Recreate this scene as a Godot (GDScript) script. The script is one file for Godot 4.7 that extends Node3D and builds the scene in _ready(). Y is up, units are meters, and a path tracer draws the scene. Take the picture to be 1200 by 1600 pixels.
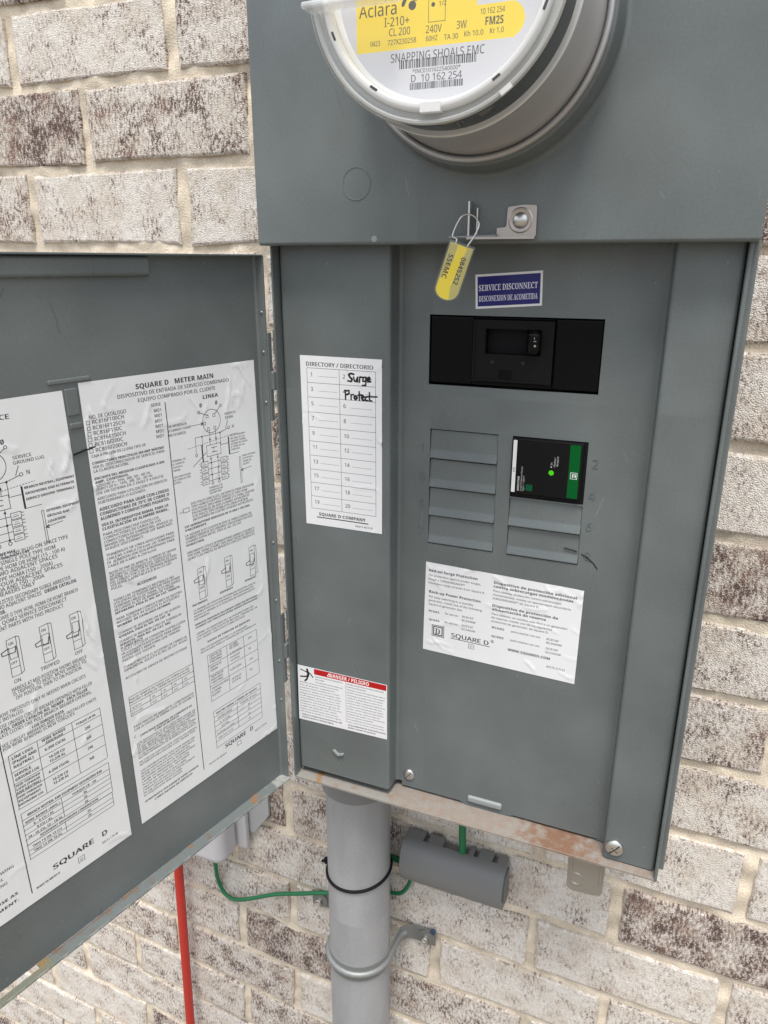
extends Node3D
# A meter main panel on a whitewashed brick wall. Shapes are laid out in millimetres:
# x right, y up from the first breaker row, z out of the wall (the breaker plate is z = 0, the brick faces z = -103).

const GROUND := 1400.0
const WALL := -103.0
const MX := 47.0
const MY := 274.0

# ---------------------------------------------------------------- mesh builder
class Mb:
	var v := PackedVector3Array()
	var n := PackedVector3Array()
	var uv := PackedVector2Array()
	var xf := Transform3D()

	func tri(a: Vector3, b: Vector3, c: Vector3, na: Vector3, nb: Vector3, nc: Vector3, ua := Vector2(), ub := Vector2(), uc := Vector2()) -> void:
		if (b - a).cross(c - a).dot(na + nb + nc) * xf.basis.determinant() > 0.0:
			var t := b
			b = c
			c = t
			t = nb
			nb = nc
			nc = t
			var w := ub
			ub = uc
			uc = w
		for p in [a, b, c]:
			v.append(xf * (p as Vector3))
		for p in [na, nb, nc]:
			n.append((xf.basis * (p as Vector3)).normalized())
		uv.append(ua)
		uv.append(ub)
		uv.append(uc)

	func quad(a: Vector3, b: Vector3, c: Vector3, d: Vector3, nn: Vector3, r := Rect2(0, 0, 1, 1)) -> void:
		var p0 := r.position
		var p1 := r.end
		tri(a, b, c, nn, nn, nn, p0, Vector2(p1.x, p0.y), p1)
		tri(a, c, d, nn, nn, nn, p0, p1, Vector2(p0.x, p1.y))

	func squad(a: Vector3, b: Vector3, c: Vector3, d: Vector3, na: Vector3, nb: Vector3, nc: Vector3, nd: Vector3) -> void:
		tri(a, b, c, na, nb, nc)
		tri(a, c, d, na, nc, nd)

	# box with rounded edges and corners
	func rbox(lo: Vector3, hi: Vector3, r: float, k := 2) -> void:
		r = minf(r, minf(hi.x - lo.x, minf(hi.y - lo.y, hi.z - lo.z)) * 0.49)
		var g := []
		for ax in 3:
			var arr := []
			for i in k + 1:
				arr.append(lo[ax] + r * (1.0 - tan(PI / 4.0 * (1.0 - float(i) / k))))
			for i in k + 1:
				arr.append(hi[ax] - r * (1.0 - tan(PI / 4.0 * (float(i) / k))))
			g.append(arr)
		var il := lo + Vector3(r, r, r)
		var ih := hi - Vector3(r, r, r)
		for ax in 3:
			var a1 := (ax + 1) % 3
			var a2 := (ax + 2) % 3
			for s in 2:
				for i in g[a1].size() - 1:
					for j in g[a2].size() - 1:
						var ps := []
						var ns := []
						for q in [[i, j], [i + 1, j], [i + 1, j + 1], [i, j + 1]]:
							var p := Vector3()
							p[ax] = hi[ax] if s else lo[ax]
							p[a1] = g[a1][q[0]]
							p[a2] = g[a2][q[1]]
							var inn := p.clamp(il, ih)
							var nn := (p - inn).normalized()
							ps.append(inn + nn * r)
							ns.append(nn)
						squad(ps[0], ps[1], ps[2], ps[3], ns[0], ns[1], ns[2], ns[3])

	static func side_normals(p: PackedVector2Array, closed: bool) -> Array:
		var m := p.size() if closed else p.size() - 1
		var sn := []
		var ln := []
		for i in m:
			var e := p[(i + 1) % p.size()] - p[i]
			ln.append(e.length())
			sn.append(Vector2(e.y, -e.x).normalized())
		var out := []
		for i in m:
			out.append([sn[i], sn[i]])
		for i in m:
			if not closed and i == m - 1:
				break
			var j := (i + 1) % m
			if sn[i].dot(sn[j]) > 0.8:
				var w: Vector2
				if ln[i] > 3.0 * ln[j]:
					w = sn[i]
				elif ln[j] > 3.0 * ln[i]:
					w = sn[j]
				else:
					w = (sn[i] + sn[j]).normalized()
				out[i][1] = w
				out[j][0] = w
		return out

	# p: outline (counterclockwise in the U,V plane = outward normals), swept from o along w
	func extrude(p: PackedVector2Array, closed: bool, o: Vector3, u: Vector3, vv: Vector3, w: Vector3, caps := true) -> void:
		var sn := side_normals(p, closed)
		for i in sn.size():
			var q0 := p[i]
			var q1 := p[(i + 1) % p.size()]
			var a := o + u * q0.x + vv * q0.y
			var b := o + u * q1.x + vv * q1.y
			var n0: Vector2 = sn[i][0]
			var n1: Vector2 = sn[i][1]
			var na := u * n0.x + vv * n0.y
			var nb := u * n1.x + vv * n1.y
			squad(a, b, b + w, a + w, na, nb, nb, na)
		if closed and caps:
			var idx := Geometry2D.triangulate_polygon(p)
			for t in range(0, idx.size(), 3):
				var f := [p[idx[t]], p[idx[t + 1]], p[idx[t + 2]]]
				var g := []
				for q in f:
					g.append(o + u * q.x + vv * q.y)
				var wn := w.normalized()
				tri(g[0], g[1], g[2], -wn, -wn, -wn)
				tri(g[0] + w, g[1] + w, g[2] + w, wn, wn, wn)

	# bent sheet of thickness t: an open path in the U,V plane, front face on the right-hand side of travel
	func sheet(p: PackedVector2Array, t: float, o: Vector3, u: Vector3, vv: Vector3, w: Vector3) -> void:
		var sn := side_normals(p, false)
		var back := PackedVector2Array()
		for i in p.size():
			var nn: Vector2 = sn[mini(i, sn.size() - 1)][0] if i < sn.size() else sn[-1][1]
			if i > 0 and i < sn.size():
				nn = ((sn[i - 1][1] as Vector2) + (sn[i][0] as Vector2)).normalized()
			back.append(p[i] - nn * t)
		back.reverse()
		var all := p.duplicate()
		all.append_array(back)
		extrude(all, true, o, u, vv, w)

	# profile of (radius, height) turned round an axis
	func lathe(p: PackedVector2Array, o: Vector3, ax: Vector3, seg := 48, a0 := 0.0, a1 := TAU) -> void:
		ax = ax.normalized()
		var e1 := ax.cross(Vector3.UP if absf(ax.y) < 0.9 else Vector3.RIGHT).normalized()
		var e2 := ax.cross(e1)
		var sn := side_normals(p, false)
		for i in sn.size():
			for k in seg:
				var t0 := lerpf(a0, a1, float(k) / seg)
				var t1 := lerpf(a0, a1, float(k + 1) / seg)
				var d0 := e1 * cos(t0) + e2 * sin(t0)
				var d1 := e1 * cos(t1) + e2 * sin(t1)
				var n0: Vector2 = sn[i][0]
				var n1: Vector2 = sn[i][1]
				var a := o + d0 * p[i].x + ax * p[i].y
				var b := o + d1 * p[i].x + ax * p[i].y
				var c := o + d1 * p[i + 1].x + ax * p[i + 1].y
				var d := o + d0 * p[i + 1].x + ax * p[i + 1].y
				if p[i].x > 0.001:
					tri(a, b, c, d0 * n0.x + ax * n0.y, d1 * n0.x + ax * n0.y, d1 * n1.x + ax * n1.y)
				if p[i + 1].x > 0.001:
					tri(a, c, d, d0 * n0.x + ax * n0.y, d1 * n1.x + ax * n1.y, d0 * n1.x + ax * n1.y)

	func tube(path: PackedVector3Array, r: float, seg := 12) -> void:
		var up := Vector3(0.31, 0.2, 0.93).normalized()
		var rings := []
		for i in path.size():
			var t := (path[mini(i + 1, path.size() - 1)] - path[maxi(i - 1, 0)]).normalized()
			up = (up - t * up.dot(t)).normalized()
			var sd := t.cross(up)
			var ring := []
			for k in seg:
				var a := TAU * k / seg
				ring.append(up * cos(a) + sd * sin(a))
			rings.append(ring)
		for i in path.size() - 1:
			for k in seg:
				var l := (k + 1) % seg
				var n0: Vector3 = rings[i][k]
				var n1: Vector3 = rings[i][l]
				var n2: Vector3 = rings[i + 1][l]
				var n3: Vector3 = rings[i + 1][k]
				squad(path[i] + n0 * r, path[i] + n1 * r, path[i + 1] + n2 * r, path[i + 1] + n3 * r, n0, n1, n2, n3)
		for e in [0, path.size() - 1]:
			var t := (path[1] - path[0]).normalized() * -1.0 if e == 0 else (path[-1] - path[-2]).normalized()
			for k in seg:
				tri(path[e], path[e] + rings[e][k] * r, path[e] + rings[e][(k + 1) % seg] * r, t, t, t)

	# flat plate in the plane z with rectangular holes, given thickness behind it
	func plate(r: Rect2, holes: Array, z: float, t: float) -> void:
		var xs := [r.position.x, r.end.x]
		var ys := [r.position.y, r.end.y]
		for h in holes:
			xs.append_array([h.position.x, h.end.x])
			ys.append_array([h.position.y, h.end.y])
		xs.sort()
		ys.sort()
		for i in xs.size() - 1:
			for j in ys.size() - 1:
				if xs[i + 1] - xs[i] < 0.001 or ys[j + 1] - ys[j] < 0.001:
					continue
				var m := Vector2((xs[i] + xs[i + 1]) / 2, (ys[j] + ys[j + 1]) / 2)
				var hole := false
				for h in holes:
					hole = hole or (h as Rect2).has_point(m)
				if hole:
					continue
				for s in [[z, 1.0], [z - t, -1.0]]:
					quad(Vector3(xs[i], ys[j], s[0]), Vector3(xs[i + 1], ys[j], s[0]), Vector3(xs[i + 1], ys[j + 1], s[0]), Vector3(xs[i], ys[j + 1], s[0]), Vector3(0, 0, s[1]))
		var loops := holes.duplicate()
		loops.append(r)
		for h in loops:
			var sg := 1.0 if h == r else -1.0
			var a: Vector2 = h.position
			var b: Vector2 = h.end
			for e in [[a, Vector2(b.x, a.y), Vector3(0, -1, 0)], [Vector2(b.x, a.y), b, Vector3(1, 0, 0)], [b, Vector2(a.x, b.y), Vector3(0, 1, 0)], [Vector2(a.x, b.y), a, Vector3(-1, 0, 0)]]:
				quad(Vector3(e[0].x, e[0].y, z), Vector3(e[1].x, e[1].y, z), Vector3(e[1].x, e[1].y, z - t), Vector3(e[0].x, e[0].y, z - t), e[2] * sg)

	func mesh(at: Vector3) -> ArrayMesh:
		var p := PackedVector3Array()
		p.resize(v.size())
		for i in v.size():
			p[i] = (v[i] - at) * 0.001
		var arr := []
		arr.resize(Mesh.ARRAY_MAX)
		arr[Mesh.ARRAY_VERTEX] = p
		arr[Mesh.ARRAY_NORMAL] = n
		arr[Mesh.ARRAY_TEX_UV] = uv
		var m := ArrayMesh.new()
		m.add_surface_from_arrays(Mesh.PRIMITIVE_TRIANGLES, arr)
		return m

# ---------------------------------------------------------------- printed pages
class Pg:
	var im: Image
	var k: float
	var shift := 0.0  # the print sits a little askew on its paper
	var slant := 0.0
	static var atlas := {}
	static var fonts := {}

	func _init(w: float, h: float, res: float, paper: Color) -> void:
		k = res
		im = Image.create_empty(int(w * res), int(h * res), false, Image.FORMAT_RGBA8)
		im.fill(paper)

	static func font(kind: int) -> SystemFont:
		if not fonts.has(kind):
			var f := SystemFont.new()
			f.font_names = PackedStringArray([["Droid Sans"], ["Droid Sans"], ["Droid Serif"], ["Droid Sans Mono"]][kind])
			f.font_weight = 700 if kind in [1, 2] else 400
			fonts[kind] = f
		return fonts[kind]

	# the glyph sheets of one font at one size, in black or, at bright 1, white
	static func run(s: String, kind: int, px: int, ink: Color) -> Image:
		var ts := TextServerManager.get_primary_interface()
		var rid := font(kind).get_rids()[0]
		var sz := Vector2i(px, 0)
		var key := "%d/%d/%s" % [kind, px, ink.to_html()]
		if not atlas.has(key):
			ts.font_render_range(rid, sz, 32, 255)
			ts.font_render_range(rid, sz, 0x2122, 0x2122)
			var sheets := []
			for t in ts.font_get_texture_count(rid, sz):
				var g := ts.font_get_texture_image(rid, sz, t)
				g.convert(Image.FORMAT_RGBA8)
				var d := g.get_data()
				var r8 := ink.r8
				var g8 := ink.g8
				var b8 := ink.b8
				for i in range(0, d.size(), 4):
					d[i] = r8
					d[i + 1] = g8
					d[i + 2] = b8
				sheets.append(Image.create_from_data(g.get_width(), g.get_height(), false, Image.FORMAT_RGBA8, d))
			atlas[key] = sheets
		var x := 2.0
		var marks := []
		for i in s.length():
			var gi := ts.font_get_glyph_index(rid, px, s.unicode_at(i), 0)
			marks.append([gi, x])
			x += ts.font_get_glyph_advance(rid, px, gi).x
		var out := Image.create_empty(int(x) + 6, int(px * 1.4) + 2, false, Image.FORMAT_RGBA8)
		out.fill(Color(ink, 0.0))
		for m in marks:
			var ti := ts.font_get_glyph_texture_idx(rid, sz, m[0])
			if ti < 0:
				continue
			var r := ts.font_get_glyph_uv_rect(rid, sz, m[0])
			var off := ts.font_get_glyph_offset(rid, sz, m[0])
			out.blend_rect(atlas[key][ti], Rect2i(r), Vector2i(int(round(m[1] + off.x)), int(round(px + off.y))))
		return out

	# baseline at (x, y) mm, capitals cap mm high; width in mm if wanted; al 0 left, 1 centre, 2 right; turn 1 reads upwards
	func t(s: String, x: float, y: float, cap: float, width := 0.0, kind := 0, al := 0, ink := Color(0.09, 0.09, 0.1), turn := 0, wide := 1.0) -> void:
		x += shift - slant * y
		var px := maxi(5, int(round(cap / 0.72 * k)))
		var g := run(s, kind, px, ink)
		var w := g.get_width()
		if width > 0.0:
			w = int(width * k) + 4
		else:
			w = int(w * wide)
		if w != g.get_width():
			g.resize(maxi(2, w), g.get_height(), Image.INTERPOLATE_CUBIC)
		var ox := -2.0 if al == 0 else (-w / 2.0 if al == 1 else -w + 3.0)
		if turn == 0:
			im.blend_rect(g, Rect2i(0, 0, g.get_width(), g.get_height()), Vector2i(int(x * k + ox), int(round(y * k)) - px))
		elif turn == 2:
			var hh := g.get_height()
			g.rotate_90(CLOCKWISE)
			im.blend_rect(g, Rect2i(0, 0, g.get_width(), g.get_height()), Vector2i(int(round(x * k)) - (hh - px), int(y * k) - 2))
		else:
			g.rotate_90(COUNTERCLOCKWISE)
			im.blend_rect(g, Rect2i(0, 0, g.get_width(), g.get_height()), Vector2i(int(round(x * k)) - px, int(y * k - g.get_height() - ox)))

	func rect(x: float, y: float, w: float, h: float, c := Color(0.09, 0.09, 0.1)) -> void:
		x += shift - slant * y
		im.fill_rect(Rect2i(int(x * k), int(y * k), maxi(1, int(round(w * k))), maxi(1, int(round(h * k)))), c)

	func frame(x: float, y: float, w: float, h: float, lw := 0.3) -> void:
		rect(x, y, w, lw)
		rect(x, y + h - lw, w, lw)
		rect(x, y, lw, h)
		rect(x + w - lw, y, lw, h)

	func line(x0: float, y0: float, x1: float, y1: float, lw := 0.35, c := Color(0.09, 0.09, 0.1), dash := 0.0) -> void:
		var a := Vector2(x0 + shift - slant * y0, y0) * k
		var b := Vector2(x1 + shift - slant * y1, y1) * k
		var m := maxi(1, int((b - a).length() * 1.5))
		var w := maxi(1, int(round(lw * k)))
		for i in m + 1:
			var f := float(i) / m
			if dash > 0.0 and fmod(f * (b - a).length() / k, dash * 2.0) > dash:
				continue
			var p := a.lerp(b, f)
			im.fill_rect(Rect2i(int(p.x - w / 2.0), int(p.y - w / 2.0), w, w), c)

	func poly(pts: Array, lw := 0.35, c := Color(0.09, 0.09, 0.1)) -> void:
		for i in pts.size() - 1:
			line(pts[i][0], pts[i][1], pts[i + 1][0], pts[i + 1][1], lw, c)

	func ring(x: float, y: float, r: float, lw := 0.35) -> void:
		for i in 40:
			line(x + r * cos(TAU * i / 40), y + r * sin(TAU * i / 40), x + r * cos(TAU * (i + 1) / 40), y + r * sin(TAU * (i + 1) / 40), lw)

	func dot(x: float, y: float, r: float, c := Color(0.09, 0.09, 0.1)) -> void:
		x += shift - slant * y
		var m := int(r * k) + 1
		for j in range(-m, m + 1):
			var h := sqrt(maxf(0.0, r * r * k * k - j * j))
			if h > 0.3:
				im.fill_rect(Rect2i(int(x * k - h), int(y * k + j), maxi(1, int(2 * h)), 1), c)

	func bars(x: float, y: float, w: float, h: float, seed_: int) -> void:
		var r := RandomNumberGenerator.new()
		r.seed = seed_
		var p := 0.0
		while p < w:
			var a := r.randf_range(0.25, 0.75)
			rect(x + p, y, a, h, Color(0.2, 0.2, 0.22))
			p += a + r.randf_range(0.25, 0.6)

	func lines(list: Array, x: float, y: float, pitch: float, cap: float, kind := 0, wide := 1.0, most := 0.0) -> void:
		for s in list:
			var kd := kind
			var q: String = s
			if q.begins_with("*"):
				kd = 1
				q = q.substr(1)
			var px := maxi(5, int(round(cap / 0.72 * k)))
			var nat := run(q, kd, px, Color(0.09, 0.09, 0.1)).get_width() / k * wide
			t(q, x, y, cap, minf(nat, most) if most > 0.0 else nat, kd)
			y += pitch

	func texture() -> ImageTexture:
		return ImageTexture.create_from_image(im)

# ---------------------------------------------------------------- scene helpers
var taken := {}
var M := {}

func numbered(called: String) -> String:
	var c: int = taken.get(called, -1) + 1
	taken[called] = c
	return called if c == 0 else "%s_%03d" % [called, c]

func world(p: Vector3) -> Vector3:
	return (p + Vector3(0, GROUND, 0)) * 0.001

func thing(called: String, label: String, category: String, at: Vector3, group := "") -> Node3D:
	var o := Node3D.new()
	o.name = numbered(called)
	add_child(o)
	o.position = world(at)
	o.set_meta("label", label)
	o.set_meta("category", category)
	o.set_meta("at", at)
	if group:
		o.set_meta("group", group)
	return o

func base_of(o: Node) -> Vector3:
	while o != self:
		if o.has_meta("at"):
			return o.get_meta("at")
		o = o.get_parent()
	return Vector3(0, -GROUND, 0)

# one named part; its mesh is laid out in scene millimetres and stored relative to the thing's base
func obj(called: String, mb: Mb, m: Material, parent: Node, label := "") -> MeshInstance3D:
	var o := MeshInstance3D.new()
	o.name = called if parent != self else numbered(called)
	o.mesh = mb.mesh(base_of(parent))
	o.material_override = m
	o.cast_shadow = GeometryInstance3D.SHADOW_CASTING_SETTING_ON
	parent.add_child(o, true)
	if label:
		o.set_meta("label", label)
	return o

func bend(pts: Array, r: float, k := 5) -> PackedVector2Array:
	var out := PackedVector2Array()
	for i in pts.size():
		if i == 0 or i == pts.size() - 1:
			out.append(pts[i])
			continue
		var p: Vector2 = pts[i]
		var a: Vector2 = (pts[i - 1] - p)
		var b: Vector2 = (pts[i + 1] - p)
		var half := absf(a.angle_to(b)) / 2.0
		var cut := minf(r / tan(half), minf(a.length(), b.length()) * 0.48)
		var rr := cut * tan(half)
		var q0 := p + a.normalized() * cut
		var q1 := p + b.normalized() * cut
		var c := p + (a.normalized() + b.normalized()).normalized() * (rr / sin(half))
		var f0 := (q0 - c).angle()
		var d := wrapf((q1 - c).angle() - f0, -PI, PI)
		for j in k + 1:
			out.append(c + Vector2.from_angle(f0 + d * j / k) * rr)
	return out

func curve(pts: Array, k := 8) -> PackedVector3Array:
	var out := PackedVector3Array()
	for i in pts.size() - 1:
		var p0: Vector3 = pts[maxi(i - 1, 0)]
		var p1: Vector3 = pts[i]
		var p2: Vector3 = pts[i + 1]
		var p3: Vector3 = pts[mini(i + 2, pts.size() - 1)]
		for j in k:
			out.append(p1.cubic_interpolate(p2, p0, p3, float(j) / k))
	out.append(pts[-1])
	return out

func mat(c: Color, rough: float, metal := 0.0) -> StandardMaterial3D:
	var m := StandardMaterial3D.new()
	m.albedo_color = c.linear_to_srgb()
	m.roughness = rough
	m.metallic = metal
	return m

func noise_bytes(w: int, h: int, freq: float, seed_: int, octaves := 1, sx := 1.0, sy := 1.0, kind := FastNoiseLite.TYPE_SIMPLEX_SMOOTH) -> PackedByteArray:
	var f := FastNoiseLite.new()
	f.noise_type = kind
	f.seed = seed_
	f.frequency = freq
	f.fractal_type = FastNoiseLite.FRACTAL_FBM if octaves > 1 else FastNoiseLite.FRACTAL_NONE
	f.fractal_octaves = octaves
	var im := f.get_image(int(w * sx), int(h * sy), false, false, true)
	if sx != 1.0 or sy != 1.0:
		im.resize(w, h, Image.INTERPOLATE_CUBIC)
	return im.get_data()

func grey_texture(d: PackedByteArray, w: int, h: int) -> ImageTexture:
	return ImageTexture.create_from_image(Image.create_from_data(w, h, false, Image.FORMAT_L8, d))

# painted steel: one even grey with faint mottling, dust and a few pale specks
func paint_material(c: Color, rough: float) -> StandardMaterial3D:
	var s := 768
	var a := noise_bytes(s, s, 0.006, 11, 3)
	var b := noise_bytes(s, s, 0.25, 12)
	var base := c.linear_to_srgb()
	var d := PackedByteArray()
	d.resize(s * s * 3)
	for i in s * s:
		var f := 1.0 + (a[i] - 128) * 0.00055 + (b[i] - 128) * 0.00022
		d[i * 3] = int(base.r * f * 255)
		d[i * 3 + 1] = int(base.g * f * 255)
		d[i * 3 + 2] = int(base.b * f * 255)
	var im := Image.create_from_data(s, s, false, Image.FORMAT_RGB8, d)
	var r := RandomNumberGenerator.new()
	r.seed = 5
	for i in 16:
		var p := Vector2(r.randf_range(0, s), r.randf_range(0, s))
		var dir := Vector2.from_angle(r.randf_range(0.9, 2.2))
		var long := r.randf_range(6, 34)
		var up := r.randf_range(0.03, 0.10) * (1.0 if r.randf() < 0.7 else -1.0)
		for j in int(long):
			var q := Vector2i(posmod(int(p.x), s), posmod(int(p.y), s))
			var c0 := im.get_pixelv(q)
			im.set_pixelv(q, Color(c0.r + up, c0.g + up, c0.b + up))
			p += dir
			dir = dir.rotated(r.randf_range(-0.06, 0.06))
	for i in 34:
		var p := Vector2i(r.randi_range(2, s - 4), r.randi_range(2, s - 4))
		var col := base.lerp(Color(0.85, 0.86, 0.85), r.randf_range(0.15, 0.6))
		im.set_pixelv(p, col)
		if r.randf() < 0.35:
			im.set_pixel(p.x + 1, p.y, base.lerp(col, 0.6))
	var m := StandardMaterial3D.new()
	m.albedo_texture = ImageTexture.create_from_image(im)
	m.roughness = rough
	m.uv1_triplanar = true
	m.uv1_world_triplanar = true
	m.uv1_triplanar_sharpness = 6.0
	m.uv1_scale = Vector3(2.1, 2.1, 2.1)
	m.metallic_specular = 0.5
	var sh := noise_bytes(512, 512, 0.008, 15, 4)
	var sv := noise_bytes(512, 512, 0.03, 16, 3, 1.0, 0.15)
	var rd := PackedByteArray()
	rd.resize(512 * 512)
	for i in 512 * 512:
		rd[i] = clampi(int(255 * (rough + (sh[i] - 128) * 0.0016 + (sv[i] - 128) * 0.0009)), 60, 230)
	m.roughness = 1.0
	m.roughness_texture = grey_texture(rd, 512, 512)
	var peel := FastNoiseLite.new()
	peel.seed = 3
	peel.frequency = 0.11
	var pi := peel.get_image(512, 512, false, false, true)
	m.heightmap_enabled = true
	m.heightmap_texture = ImageTexture.create_from_image(pi)
	m.heightmap_scale = 0.004
	return m

func brick_material(kind: int, seed_: int, bump: Texture2D) -> StandardMaterial3D:
	var w := 440
	var h := 160
	var fine := noise_bytes(w, h, 0.20, seed_, 2)
	var streak := noise_bytes(w, h, 0.11, seed_ + 1, 2, 1.0, 0.45)
	var patch := noise_bytes(w, h, 0.012, seed_ + 2, 3)
	var tint := noise_bytes(w, h, 0.008, seed_ + 3, 2)
	var pit := noise_bytes(w, h, 0.07, seed_ + 4, 1, 1.0, 1.0, FastNoiseLite.TYPE_CELLULAR)
	var edge := noise_bytes(w, h, 0.03, seed_ + 5, 3)
	var mid_bias: float = [-0.12, 0.02, 0.18, 0.44][kind]
	var dark_bias: float = [-0.60, -0.46, -0.28, -0.06][kind]
	var light := Color(0.865, 0.845, 0.818)
	var buff := Color(0.81, 0.765, 0.712)
	var brown := Color(0.58, 0.52, 0.482)
	var dark := Color(0.345, 0.285, 0.270)
	var rose := Color(0.47, 0.37, 0.335)
	var d := PackedByteArray()
	d.resize(w * h * 3)
	var rnd := seed_ * 7919 + 17
	for y in h:
		for x in w:
			var i := y * w + x
			rnd = (rnd * 1103515245 + 12345) & 0x7fffffff
			var grain := ((rnd >> 12) & 255) / 127.5 - 1.0
			var p := (patch[i] - 128) / 128.0
			var v := (fine[i] - 128) / 128.0 * 0.60 + (streak[i] - 128) / 128.0 * 0.50 + grain * 0.16
			var tt := clampf((tint[i] - 96) / 110.0, 0.0, 1.0)
			var col := light.lerp(buff, tt * 0.55)
			# flecks of clay where the wash is thin, bare clay where it is gone
			var fm := clampf((v + mid_bias + p * 0.32) * 2.7, 0.0, 1.0)
			var fd := clampf((v + dark_bias + p * 0.55) * 3.3, 0.0, 1.0)
			col = col.lerp(brown, fm * 0.72)
			col = col.lerp(dark.lerp(rose, clampf((tint[i] - 138) / 90.0, 0.0, 1.0)), fd * 0.9)
			col = col * (1.0 + grain * 0.07 + (fine[i] - 128) / 128.0 * 0.07)
			# the wash gathers along the arrises, the lower edge stays raw in places
			var ex := minf(minf(x, w - 1 - x), minf(y, h - 1 - y)) + (edge[i] - 128) * 0.08
			if ex < 4.0:
				var raw := 1.0 if (y > h / 2 and edge[i] > 124) else 0.0
				col = col.lerp(dark if raw > 0.5 else buff * 0.94, clampf((4.0 - ex) / 5.0, 0.0, 0.7))
			if pit[i] > 236 and edge[i] > 148:
				col = col.lerp(Color(0.20, 0.13, 0.11), 0.85)
			d[i * 3] = clampi(int(col.r * 255), 0, 255)
			d[i * 3 + 1] = clampi(int(col.g * 255), 0, 255)
			d[i * 3 + 2] = clampi(int(col.b * 255), 0, 255)
	var m := StandardMaterial3D.new()
	m.albedo_texture = ImageTexture.create_from_image(Image.create_from_data(w, h, false, Image.FORMAT_RGB8, d))
	m.roughness = 0.95
	m.metallic_specular = 0.25
	m.heightmap_enabled = true
	m.heightmap_texture = bump
	m.heightmap_scale = 0.24
	return m

# a sticker as a fine grid, with the wrinkles and bubbles of paper stuck on sheet steel
func sticker(called: String, parent: Node, c: Array, normal: Vector3, nx: int, ny: int, wrinkle: float, creases: int, seed_: int, m: Material, label := "") -> void:
	var f := FastNoiseLite.new()
	f.seed = seed_
	f.frequency = 0.018
	var r := RandomNumberGenerator.new()
	r.seed = seed_
	var size := Vector2((c[1] - c[0]).length(), (c[3] - c[0]).length())
	var cr := []
	for i in creases:
		var edge := r.randi_range(0, 3)
		var a := Vector2(r.randf() * size.x, r.randf() * size.y)
		if edge == 0:
			a.x = size.x * r.randf_range(0.86, 1.0)
		elif edge == 1:
			a.y = size.y * r.randf_range(0.0, 0.1)
		elif edge == 2:
			a.x = size.x * r.randf_range(0.0, 0.1)
		var ang := r.randf_range(-0.5, 0.5) + (PI / 2 if size.y > size.x * 1.3 and r.randf() < 0.75 else 0.0)
		var pts := [a]
		for j in r.randi_range(2, 4):
			ang += r.randf_range(-0.7, 0.7)
			a += Vector2.from_angle(ang) * r.randf_range(3.0, 9.0)
			pts.append(a)
		cr.append([pts, r.randf_range(0.7, 1.5), r.randf_range(0.25, 0.7) * wrinkle])
	var pos := []
	for j in ny + 1:
		for i in nx + 1:
			var u := float(i) / nx
			var v := float(j) / ny
			var p: Vector3 = (c[0] as Vector3).lerp(c[1], u).lerp((c[3] as Vector3).lerp(c[2], u), v)
			var q := Vector2(u * size.x, v * size.y)
			var h := 0.35 + f.get_noise_2d(q.x * 1.6, q.y) * 0.22 * wrinkle
			for e in cr:
				var best := 1e9
				for s in e[0].size() - 1:
					best = minf(best, q.distance_squared_to(Geometry2D.get_closest_point_to_segment(q, e[0][s], e[0][s + 1])))
				if best < 16.0:
					h += exp(-best / (e[1] * e[1])) * e[2]
			pos.append(p + normal * h)
	var mb := Mb.new()
	var nn := []
	for j in ny + 1:
		for i in nx + 1:
			var dx: Vector3 = pos[j * (nx + 1) + mini(i + 1, nx)] - pos[j * (nx + 1) + maxi(i - 1, 0)]
			var dy: Vector3 = pos[mini(j + 1, ny) * (nx + 1) + i] - pos[maxi(j - 1, 0) * (nx + 1) + i]
			var k := dy.cross(dx).normalized()
			nn.append(k if k.dot(normal) > 0.0 else -k)
	for j in ny:
		for i in nx:
			var a := j * (nx + 1) + i
			var b := a + 1
			var d := a + nx + 1
			var e := d + 1
			var ua := Vector2(float(i) / nx, float(j) / ny)
			var ue := Vector2(float(i + 1) / nx, float(j + 1) / ny)
			mb.tri(pos[a], pos[b], pos[e], nn[a], nn[b], nn[e], ua, Vector2(ue.x, ua.y), ue)
			mb.tri(pos[a], pos[e], pos[d], nn[a], nn[e], nn[d], ua, ue, Vector2(ua.x, ue.y))
	obj(called, mb, m, parent, label)

func print_material(p: Pg, rough := 0.42) -> StandardMaterial3D:
	var m := StandardMaterial3D.new()
	m.albedo_texture = p.texture()
	m.roughness = rough
	m.texture_repeat = false
	m.texture_filter = BaseMaterial3D.TEXTURE_FILTER_LINEAR
	return m

func xy(x: float, y: float, z: float) -> Vector3:
	return Vector3(x, y, z)

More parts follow.
